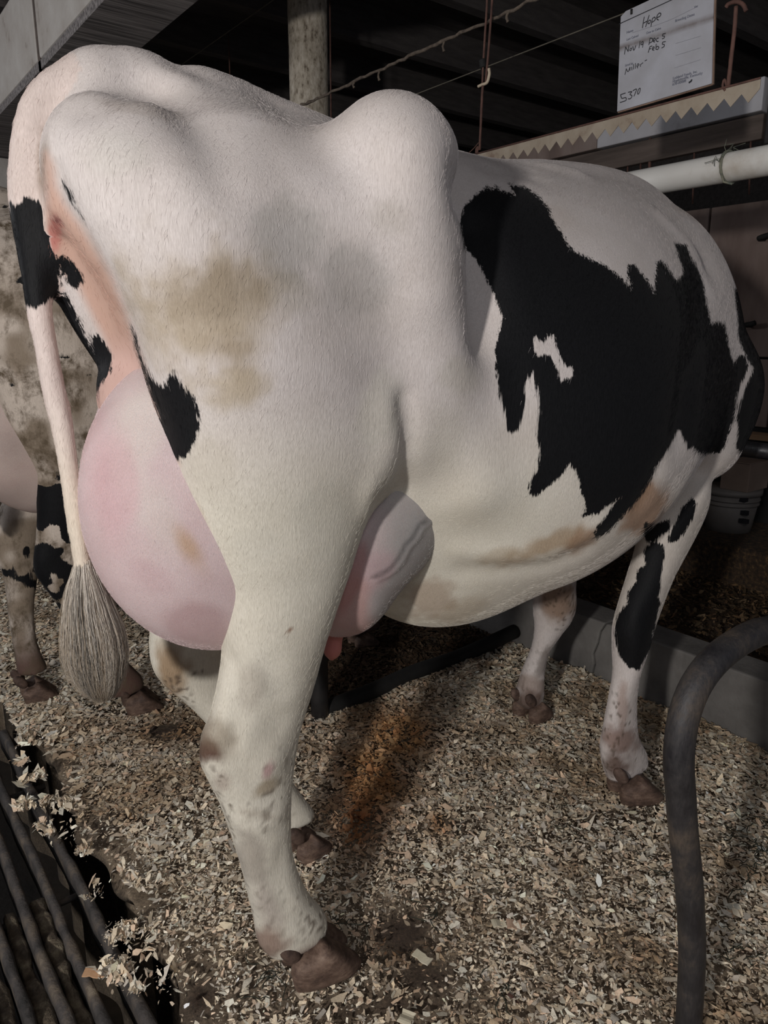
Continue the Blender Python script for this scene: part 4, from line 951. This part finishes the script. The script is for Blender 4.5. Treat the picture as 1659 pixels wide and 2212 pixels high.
slab('wood_chip',1077,1996,.026,.018,-.5,M['pale_chip'],'square cream wood chip touching the square pink chip','wood chip')
slab('wood_chip',878,2200,.026,.022,.5,M['pale_chip'],'square pale chip cut by the bottom edge of the picture','wood chip')
slab('bark_scrap',1057,1927,.030,.009,-.5,M['dungbar'],'dark brown bark scrap lying on the pale shavings','bark')
slab('wood_chip',1110,2160,.026,.005,-1.5,M['rust'],'narrow red-brown splinter on the shavings near the bottom','wood chip')
# dark strands of silage
def strands():
    r=np.random.default_rng(12);V=[];Fc=[]
    for cx_,cy_,rx,ry,n in ((1130,1480,60,25,26),(1620,1830,40,90,34),(1440,1885,60,25,9),(1080,2140,50,30,6),(1600,2050,40,70,8),(700,1985,60,14,12),(1230,1760,50,30,5),(940,1975,20,20,6),(570,2110,20,40,8)):
        for _ in range(n):
            p_=atZ(cx_+r.normal()*rx*.6,cy_+r.normal()*ry*.6,.012);a=r.random()*6.28;pts=[]
            L=.02+.05*r.random()
            for i in range(7):
                pts.append(p_+np.array([math.cos(a)*L*i/6,math.sin(a)*L*i/6,.004*math.sin(i*1.3+a)+.003]));a+=r.normal()*.25
            vs,fs=tube(pts,[.0009,.0011,.001,.0011,.001,.0008,.0004],4);o_=len(V);V+=vs;Fc+=[tuple(i+o_ for i in f_) for f_ in fs]
    return V,Fc
tag(mesh('silage_strands',*strands(),M['silage'] if 'silage' in M else M.setdefault('silage',plain('black_green_silage',[(.3,(.008,.010,.006)),(.7,(.03,.035,.02))],30,.8))),'thin black-green silage strands strewn on the bedding','silage',kind='stuff')
# feed litter behind the curb
def colfeed(c,x,y,pr,r): return c*np.array([.20,.145,.10])*r.uniform(.15,1.0,(len(x),1))
tag(chips('feed_litter',26000,(1.42,2.4),(-1.2,2.6),lambda x,y:.13+.03*np.exp(-((x-1.7)/.3)**2),.008,9,None,None,colfeed),'dark brown crumbly feed heaped behind the concrete curb','feed',kind='stuff')
# ================================================================ STALL DIVIDERS
DV=[(1487,2212,-.65),(1493,2120,-.65),(1495,2042,-.65),(1489,1919,-.65),(1476,1795,-.65),(1470,1712,-.65),(1466,1651,-.65),(1470,1589,-.65),(1482,1531,-.65),(1505,1477,-.65),(1542,1428,-.65),(1588,1391,-.65),(1637,1366,-.65),(1690,1347,-.65)]
pp=[atY(*q_) for q_ in DV];pp=[pp[0]+np.array([0,0,-.075])]+pp+[pp[-1]+np.array([.12,0,.035]),pp[-1]+np.array([.4,0,.05]),np.array([1.33,-.65,pp[-1][2]+.05])]
dv=empty('stall_divider',(pp[0][0],-.65,0),'bent black steel pipe divider rising from the shavings at the right edge','stall divider')
mesh('bent_pipe',*tube(spline(pp,6),.0205,20),M['steel'],dv)
mesh('upright',*tube([(1.33,-.65,.2),(1.33,-.65,1.25)],.024,16),M['steel'],dv)
Yd=.60
d2_=empty('stall_divider',(.40,Yd,0),'dark steel divider post and floor tube seen behind the hind legs','stall divider')
pth=[(.40,Yd,-.02),(.40,Yd,.45),(.40,Yd,.72),(.44,Yd,.82),(.55,Yd,.86),(.78,Yd,.86),(.92,Yd,.80),(1.0,Yd,.66),(1.08,Yd,.48),(1.2,Yd,.36),(1.33,Yd,.32)]
mesh('bent_pipe',*tube(spline(pth,6),.027,16),M['dark_steel'],d2_)
mesh('floor_tube',*tube(spline([(.40,Yd+.01,.01),(.6,Yd+.012,.012),(.8,Yd+.03,.015),(1.0,Yd+.02,.02),(1.26,Yd+.01,.05)],5),.026,14),M['rubber'],d2_)
mesh('upright',*tube([(1.34,Yd,.2),(1.34,Yd,.76)],.026,16),M['dark_steel'],d2_)
# ================================================================ POST, PIPES, RAILS
pc=atX(645,100,1.42);pl_=proj(np.array([pc]))[0][2]
po=[];pf=[]
n=28
for i,z in enumerate(np.linspace(.12,3.0,40)):
    for j in range(n):
        a=2*math.pi*j/n;r_=.092*(abs(math.cos(a))**8+abs(math.sin(a))**8)**(-1/8)*.92 if False else .096
        r_*=1+.010*math.sin(5*a+z*3)+.012*(random.random()-.5);po.append((1.50+r_*math.cos(a),pc[1]+.04+r_*math.sin(a),z))
    if i: pf+=[((i-1)*n+j,(i-1)*n+(j+1)%n,i*n+(j+1)%n,i*n+j) for j in range(n)]
tag(mesh('concrete_post',po,pf,M['post']),'round mottled tan concrete post standing behind the cow','post')
pz=atX(1500,375,1.36)[2]
pip=empty('milk_pipe',(1.36,.3,pz),'thick white plastic pipe running behind the shoulders, tied with green twine','pipe')
mesh('pipe',*tube([(1.36,-1.6,pz),(1.36,-.5,pz),(1.36,.6,pz),(1.36,2.2,pz),(1.36,5,pz)],.0375,28),M['pvc'],pip)
cz_=atX(1612,365,1.36);hz=[]
tw=[]
yk=float(atX(1572,375,1.36)[1])
for k in range(40):
    a=k/39*6.28*2.2;tw.append((1.36+.041*math.cos(a),yk+.004*math.sin(a*.9)-.006*k/39,pz+.041*math.sin(a)))
V_,F_=tube(tw,.0035,6,jit=.5)
vs2=[];rr=np.random.default_rng(4)
parts=[(V_,F_)]
for k in range(10):
    a=rr.random()*3.14;b0=np.array([1.36+.043*math.cos(a),yk+rr.normal()*.006,pz+.043*math.sin(a)]);parts.append(tube([b0,b0+np.array([-.004,rr.normal()*.01,.012]),b0+np.array([-.008,rr.normal()*.02,.012+rr.normal()*.012])],.0009,4))
parts.append(tube([(1.32,yk-.004,pz-.02),(1.322,yk-.012,pz-.042),(1.325,yk-.035,pz-.05)],.003,6))
mesh('twine_tie',*join(*parts),M['twine'],pip)
tag(mesh('neck_rail',*tube([(1.35,-1.8,.81),(1.35,5,.81)],.021,16),M['steel']),'black round rail at the far right below the shoulder','rail')
# ================================================================ WIRES AND ROPE
def sag(X,z,y0,y1,n=30,s=.0): return [(X,y0+(y1-y0)*i/n,z-s*math.sin(math.pi*i/n)) for i in range(n+1)]
tag(mesh('overhead_wire',*tube(sag(1.4,2.71,-1.5,5.1),.0028,6),M['wire']),'thin upper wire left of the concrete post under the joists','wire')
tag(mesh('card_wire',*tube(sag(1.196,1.952,-1.5,5.1,40),.0019,6),M['wire']),'thin wire that the white name card hangs from','wire')
rr=np.random.default_rng(6);pts=[(.95+rr.normal()*.0015,y,1.956+rr.normal()*.002) for y in np.linspace(-1.5,5.1,260)]
rp=empty('dusty_rope',(.95,.5,1.956),'fuzzy dusty rope crossing above the back in front of the post','rope')
mesh('rope',*tube(pts,[.0036*(1+.5*rr.random()) for _ in pts],8,jit=.5),M['rope'],rp)
for px,py,l in ((765,170,.018),(820,155,.03),(960,88,.028),(1098,30,.024),(560,235,.02)):
    b0=atX(px,py,.95);mesh('twine_end',*tube(spline([(b0[0],b0[1],1.955),(b0[0]-.003,b0[1]+.003,1.955-l*.5),(b0[0]-.002,b0[1]-.002,1.955-l)],3),[.0035]*6+[.0045],6,jit=.4),M['rope'],rp)
for x,y0,y1,X,lab in ((493,72,148,1.4,'thin dark rod hanging from the upper wire left of the post'),(712,-60,235,1.5,'thin rusty rod hanging just right of the concrete post')):
    a_=atX(x,y0,X);b_=atX(x+3,y1,X);tag(mesh('hanging_rod',*tube([a_,b_+(b_-a_)*.4],.004,6),M['rust']),lab,'rod')
for x,y0,y1,lb in ((1405,272,470,'rusty rod under the brown board, thickest of the rods behind the white pipe'),(1384,350,470,'thin rod just left of the thickest rod behind the white pipe'),(1356,360,470,'leftmost thin rod behind the white pipe, close beside the withers'),(1500,325,440,'short thin rod behind the white pipe, between thickest rod and green twine'),(1622,300,420,'thin rod behind the white pipe just right of the green twine')):
    a_=atX(x,y0,2.03);b_=atX(x-4,y1,2.03);tag(mesh('hanging_rod',*tube([a_+np.array([0,0,.0]),b_],.006 if x==1405 else .0035,6),M['rust']),lb,'rod','thin rods behind the white pipe')
# ================================================================ COW TRAINER
X0=.93;zt=1.6165
tr=empty('cow_trainer',(X0,.13,zt),'rusty cream saw-toothed metal strip hanging above the cow','cow trainer')
ya,yb=.545,-.272;nt_=22;V=[];Fc=[];pit=(yb-ya)/nt_
prof=[]
for k in range(nt_):
    prof+=[(ya+pit*k,zt-.019),(ya+pit*(k+.42),zt-.0385)]
prof.append((yb,zt-.017))
for (y,z) in prof:
    for x in (X0-.0008,X0+.0008): V+=[(x,y,zt),(x,y,z)]
for i in range(len(prof)-1):
    a=i*4;b=a+4
    Fc+=[(a,b,b+1,a+1),(a+2,a+3,b+3,b+2),(a,a+2,b+2,b),(a+1,b+1,b+3,a+3)]
Fc+=[(0,1,3,2),(len(V)-4,len(V)-2,len(V)-1,len(V)-3)]
mesh('toothed_strip',V,Fc,M['strip'],tr,smooth=False)
mesh('top_wire',*tube([(X0-.002,ya+.06,zt+.001),(X0-.002,yb,zt+.002)],.0022,6),M['rust'],tr)
def rodp(pts,r_=.003,nm='hanger_rod',mt='rust',par=None,seg=6): return mesh(nm,*tube(spline([atX(a_,b_,X0) if len(q_)==2 else q_ for q_ in pts for a_,b_ in [q_[:2]]],seg),r_,8,jit=.15),M[mt],par or tr)
rodp([(1573,186),(1580,120),(1587,60),(1590,14)],.0042)
rodp([(1567,196),(1561,186),(1565,172),(1570,186)],.0026,'hook')
rodp([(1568,16),(1575,8),(1592,4),(1605,10),(1612,24)],.0042,'hook')
rodp([(1563,-60),(1590,8)],.0035) if False else None
rodp([(1036,324),(1039,260),(1041,215),(1043,185)],.0035)
rodp([(1049,-70),(1052,0),(1048,70),(1044,135),(1042,183)],.003)
rodp([(1066,-70),(1063,0),(1059,60),(1053,135),(1049,178)],.0032)
rodp([(1028,335),(1029,322),(1033,318),(1030,333)],.0026,'hook')
rodp([(1008,334),(1022,322),(1034,308)],.0012,'tie_wire')
rodp([(1042,130),(1044,146)],.0095,'tape_band','rubber')
rodp([(1033,187),(1041,183),(1052,178),(1057,160),(1056,148)],.004,'plastic_hook','white_tape')
# the wire/rail the right hanger hooks over
tag(mesh('support_bar',*tube([(X0,-.205,1.771),(X0+.0,-.209,3.0)],.003,6),M['rust']),'thin rusty bar hanging from the joists at the top right','rod')
# ================================================================ NAME CARD
XS=1.18;card=empty('name_card',(XS,.13,1.82),'white cardboard stall card with handwritten cow record, hanging top right','sign')
cl=[atX(px,py,XS) for px,py in ((1341,36),(1352,24),(1412,-4),(1543,-46),(1537,180),(1532,182),(1333,241))]
V=[(XS+dx,c_[1],c_[2]) for dx in (0,.003) for c_ in cl];n=len(cl)
def boardm(nt,b):
    co_=coords(nt,(1,1,1));sx=nt.nodes.new('ShaderNodeSeparateXYZ');nt.links.new(co_,sx.inputs[0])
    A1=atX(1340,104,XS)-np.array([XS,.13,1.82]);A2=atX(1538,38,XS)-np.array([XS,.13,1.82]);sl=(A2[2]-A1[2])/(A2[1]-A1[1])
    d_=math_(nt,'ABSOLUTE',math_(nt,'SUBTRACT',sx.outputs[2],math_(nt,'ADD',math_(nt,'MULTIPLY',sx.outputs[1],float(sl)),float(A1[2]-sl*A1[1]))))
    n1=noise(nt,28,(1,1,1),5,.6);k=math_(nt,'SUBTRACT',1.0,math_(nt,'MULTIPLY',d_,85.),True);k=math_(nt,'MULTIPLY',k,math_(nt,'MULTIPLY',n1,1.6),True)
    base=ramp(nt,noise(nt,12,(1,1,1),5),[(.3,(.36,.355,.38)),(.7,(.45,.455,.50))])
    c=mixc(nt,k,base,(.18,.155,.15))
    ed=noise(nt,18,(1,1,1),6,.7)
    nt.links.new(c,b.inputs['Base Color']);b.inputs['Roughness'].default_value=.55
M['card']=mat('white_card',boardm)
mesh('card_board',V,[tuple(range(n)),tuple(range(n,2*n))[::-1]]+[(i,i+n,(i+1)%n+n,(i+1)%n) for i in range(n)],M['card'],card,smooth=False)
V=[(XS+dx,c_[1]+oy,c_[2]+oz) for dx in (.0032,.008) for c_,oy,oz in zip(cl,(.0,.0,.0,-.003,-.003,-.003,.0),(0,0,0,0,-.002,-.003,-.003))]
mesh('card_backing',V,[tuple(range(n)),tuple(range(n,2*n))[::-1]]+[(i,i+n,(i+1)%n+n,(i+1)%n) for i in range(n)],M['boardedge'],card,smooth=False)
def strokes(name,lst,r_,mt,conv,x=None,lab=None):
    V=[];Fc=[]
    for s in lst:
        pts=[atX(*conv(a_,b_),XS-.0006) for a_,b_ in s]
        if len(pts)>2: pts=list(spline(pts,4))
        vs,fs=tube(pts,r_,5);vs=[(XS-.0006+(v_[0]-XS+.0006)*.25,v_[1],v_[2]) for v_ in vs];o_=len(V);V+=vs;Fc+=[tuple(i+o_ for i in f_) for f_ in fs]
    return tag(mesh(name,V,Fc,M[mt],card,smooth=False),lab)
zA=lambda x,y:(1330+x*.12658,20+y*.12658);zB=lambda x,y:(1300+x*.2164,y*.2164)
def ov(cx_,cy_,rx,ry,sk=.25,n=9): return [(cx_+rx*math.cos(t)-sk*ry*math.sin(t),cy_+ry*math.sin(t)-.25*rx*math.cos(t)) for t in np.linspace(0,6.28,n)]
strokes('handwritten_name',[[(487,128),(470,220),(455,320)],[(572,98),(540,200),(508,305)],[(472,238),(540,200)],ov(572,215,22,30),[(628,150),(612,225),(600,300)],[(626,158),(665,135),(672,180),(620,225)],[(702,145),(755,118),(770,78),(742,66),(708,108),(700,160),(732,186)]],.0012,'ink',zA)
strokes('handwritten_dates',[[(167,640),(150,772)],[(167,640),(213,722)],[(213,722),(226,612)],ov(256,685,15,22),[(290,635),(309,702),(345,617)],[(417,540),(396,665)],ov(450,578,18,26),[(471,560),(456,655)],
 [(586,490),(565,607)],[(586,492),(626,500),(624,548),(567,582)],[(640,543),(676,520),(664,492),(645,508),(641,548),(668,560)],[(732,490),(702,500),(693,535),(714,552),(732,542)],[(852,412),(801,425)],[(801,425),(797,455),(831,462),(828,486),(790,506)],
 [(581,640),(555,742)],[(581,640),(621,626)],[(573,682),(606,668)],[(626,680),(656,664),(650,641),(631,652),(626,690),(656,700)],[(691,590),(684,680)],[(684,680),(714,686),(736,655),(716,632),(690,652)],[(852,550),(801,560)],[(801,560),(795,596),(827,602),(824,636),(781,661)]],.0011,'ink',zA)
strokes('handwritten_note',[[(245,682),(230,746)],[(245,690),(262,716),(281,670)],[(281,670),(280,706)],[(297,668),(300,702)],[(316,640),(315,692)],[(336,630),(334,686)],[(350,665),(371,650),(362,636),(350,656),(359,681)],[(386,640),(385,667)],[(385,647),(411,625)],[(428,608),(450,598)]],.0010,'ink',zB)
strokes('handwritten_number',[[(237,928),(186,945)],[(186,945),(200,982),(237,974),(240,1002),(181,1023)],[(262,922),(300,915),(280,941),(301,956),(286,984),(262,986)],[(309,906),(347,890),(320,962)],ov(370,910,11,29)],.0012,'ink',zB)
for l_ in ([(300,328),(640,215),(940,72)],[(735,435),(985,360)],[(735,555),(990,475)],[(720,680),(985,595)]): strokes('ruled_line',[l_],.0004,'faint',zB)
strokes('black_rule',[[(1337,52),(1459,-4)]],.0011,'ink',lambda x,y:(x,y))
strokes('ink_drop',[[(868,826),(880,818),(893,808),(897,792)]],.0022,'ink',zB)
def text(body,px,py,size,mt='print',rot=0):
    cu=bpy.data.curves.new('t','FONT');cu.body=body;cu.size=size;cu.extrude=.0002;cu.space_line=.8
    to=bpy.data.objects.new('t',cu);COL.objects.link(to);dg=bpy.context.evaluated_depsgraph_get();me=bpy.data.meshes.new_from_object(to.evaluated_get(dg));bpy.data.objects.remove(to)
    p_=atX(px,py,XS-.0008);Mx=Matrix(((0,0,-1),(-1,0,0),(0,1,0)))
    me.materials.clear();me.materials.append(M[mt])
    for v_ in me.vertices: v_.co=Mx@v_.co+Vector(p_)-Vector(card.location)
    o=bpy.data.objects.new('printed_text',me);COL.objects.link(o);o.parent=card;return o
text('Name',1353,73,.0085);text('Due to Calve',1396,74,.0078);text('Last Calved',1353,88,.0078);text('Breeding Dates',1458,48,.0085);text('Vet',1499,18,.007);text('Sired by',1350,144,.0075)
text('Lobland Feeds, Inc.\nHopkinsville, Kentucky\n678-00088',1453,172,.0088)
mesh('eyelet',*tube([atX(1365,24,XS)+np.array([-.002,0,.004]),atX(1365,31,XS)+np.array([-.002,0,0])],.003,8),M['dark_steel'],card)
mesh('hanging_clip',*tube([(XS-.002,atX(1365,30,XS)[1],atX(1365,30,XS)[2]),(1.192,atX(1365,20,1.19)[1],1.956)],.0016,6),M['rust'],card)
# ================================================================ FAR RIGHT CORNER
tag(mesh('trim_4',*box((2.15,-.9,-.05),(2.62,2.5,float(atX(1575,1142,2.4)[2]))),M['feed'],smooth=False),kind='structure')
bz=float(atX(1575,1142,2.4)[2]);bc=atX(1572,1142,2.4);
bk=empty('plastic_bucket',(2.4,bc[1],bz),'pale lidded plastic bucket in the dim corner at the far right','bucket')
hh=float(atX(1575,1062,2.4)[2])-bz
R1=.090;R2=.112
V,Fc=tube([(2.4,bc[1],bz),(2.4,bc[1],bz+hh*.5),(2.4,bc[1],bz+hh)],[R1,(R1+R2)/2,R2],32)
mesh('shell',V,Fc,M['bucket'],bk)
for dz in (.72,.84): mesh('rib',*tube([(2.4,bc[1],bz+hh*dz),(2.4,bc[1],bz+hh*dz+.008)],R1+(R2-R1)*dz+.006,32),M['bucket'],bk)
mesh('lid',*tube([(2.4,bc[1],bz+hh),(2.4,bc[1],bz+hh+.022)],R2+.008,32),M['bucket'],bk)
for px_,py_,s_ in ((1592,1082,.022),(1594,1112,.02),(1592,1130,.026)):
    q_=atX(px_,py_,2.4-R2-.002);an=math.atan2(q_[1]-bc[1],-1);
    yy=q_[1];mesh('dark_label',*box((2.4-math.sqrt(max(.0001,(R2+.001)**2-(yy-bc[1])**2))-.004,yy-s_*.7,q_[2]-.009),(2.4-.05,yy+s_*.7,q_[2]+.009)),M['ink'],bk,smooth=False)
bx0=bc[1]-.09;bzz=bz+hh+.022
bxo=empty('cardboard_box',(2.4,bc[1],bzz),'small brown cardboard box sitting on top of the pale bucket','box')
bevel(mesh('carton',*box((2.33,bc[1]-.10,bzz),(2.5,bc[1]+.02,bzz+.12)),M['cardboard'],bxo,smooth=False),.003)
bevel(mesh('flap',*box((2.325,bc[1]-.10,bzz+.12),(2.42,bc[1]+.02,bzz+.124)),M['cardboard'],bxo,smooth=False),.001)
for px,py,dx,lab in ((1645,514,.09,'short black handle fixed to the stained wall at the right edge'),(1616,702,.035,'small black peg on the wall beside the shoulder')):
    q_=atX(px,py,2.57);tag(mesh('iron_peg',*tube(spline([q_+np.array([.03,.0,0]),q_+np.array([0,.01,0]),q_+np.array([-.01,-dx*.5,.004*0+dx*.1]),q_+np.array([-.012,-dx,dx*.25 if dx<.05 else 0])],4),.011,10),M['rubber']),lab,'peg')
q_=atX(1630,940,2.57);bevel(mesh('wood_batten',*box((2.5,q_[1]-.3,q_[2]-.012),(2.6,q_[1]+.04,q_[2]+.012)),M['wood'],wf,smooth=False),.003)
bevel(tag(mesh('corner_post',*box((2.0,.12,1.74),(2.12,.262,3.0)),M['dark_steel'],smooth=False),'dark upright carrying the end of the painted beam, right edge','post'),.006)
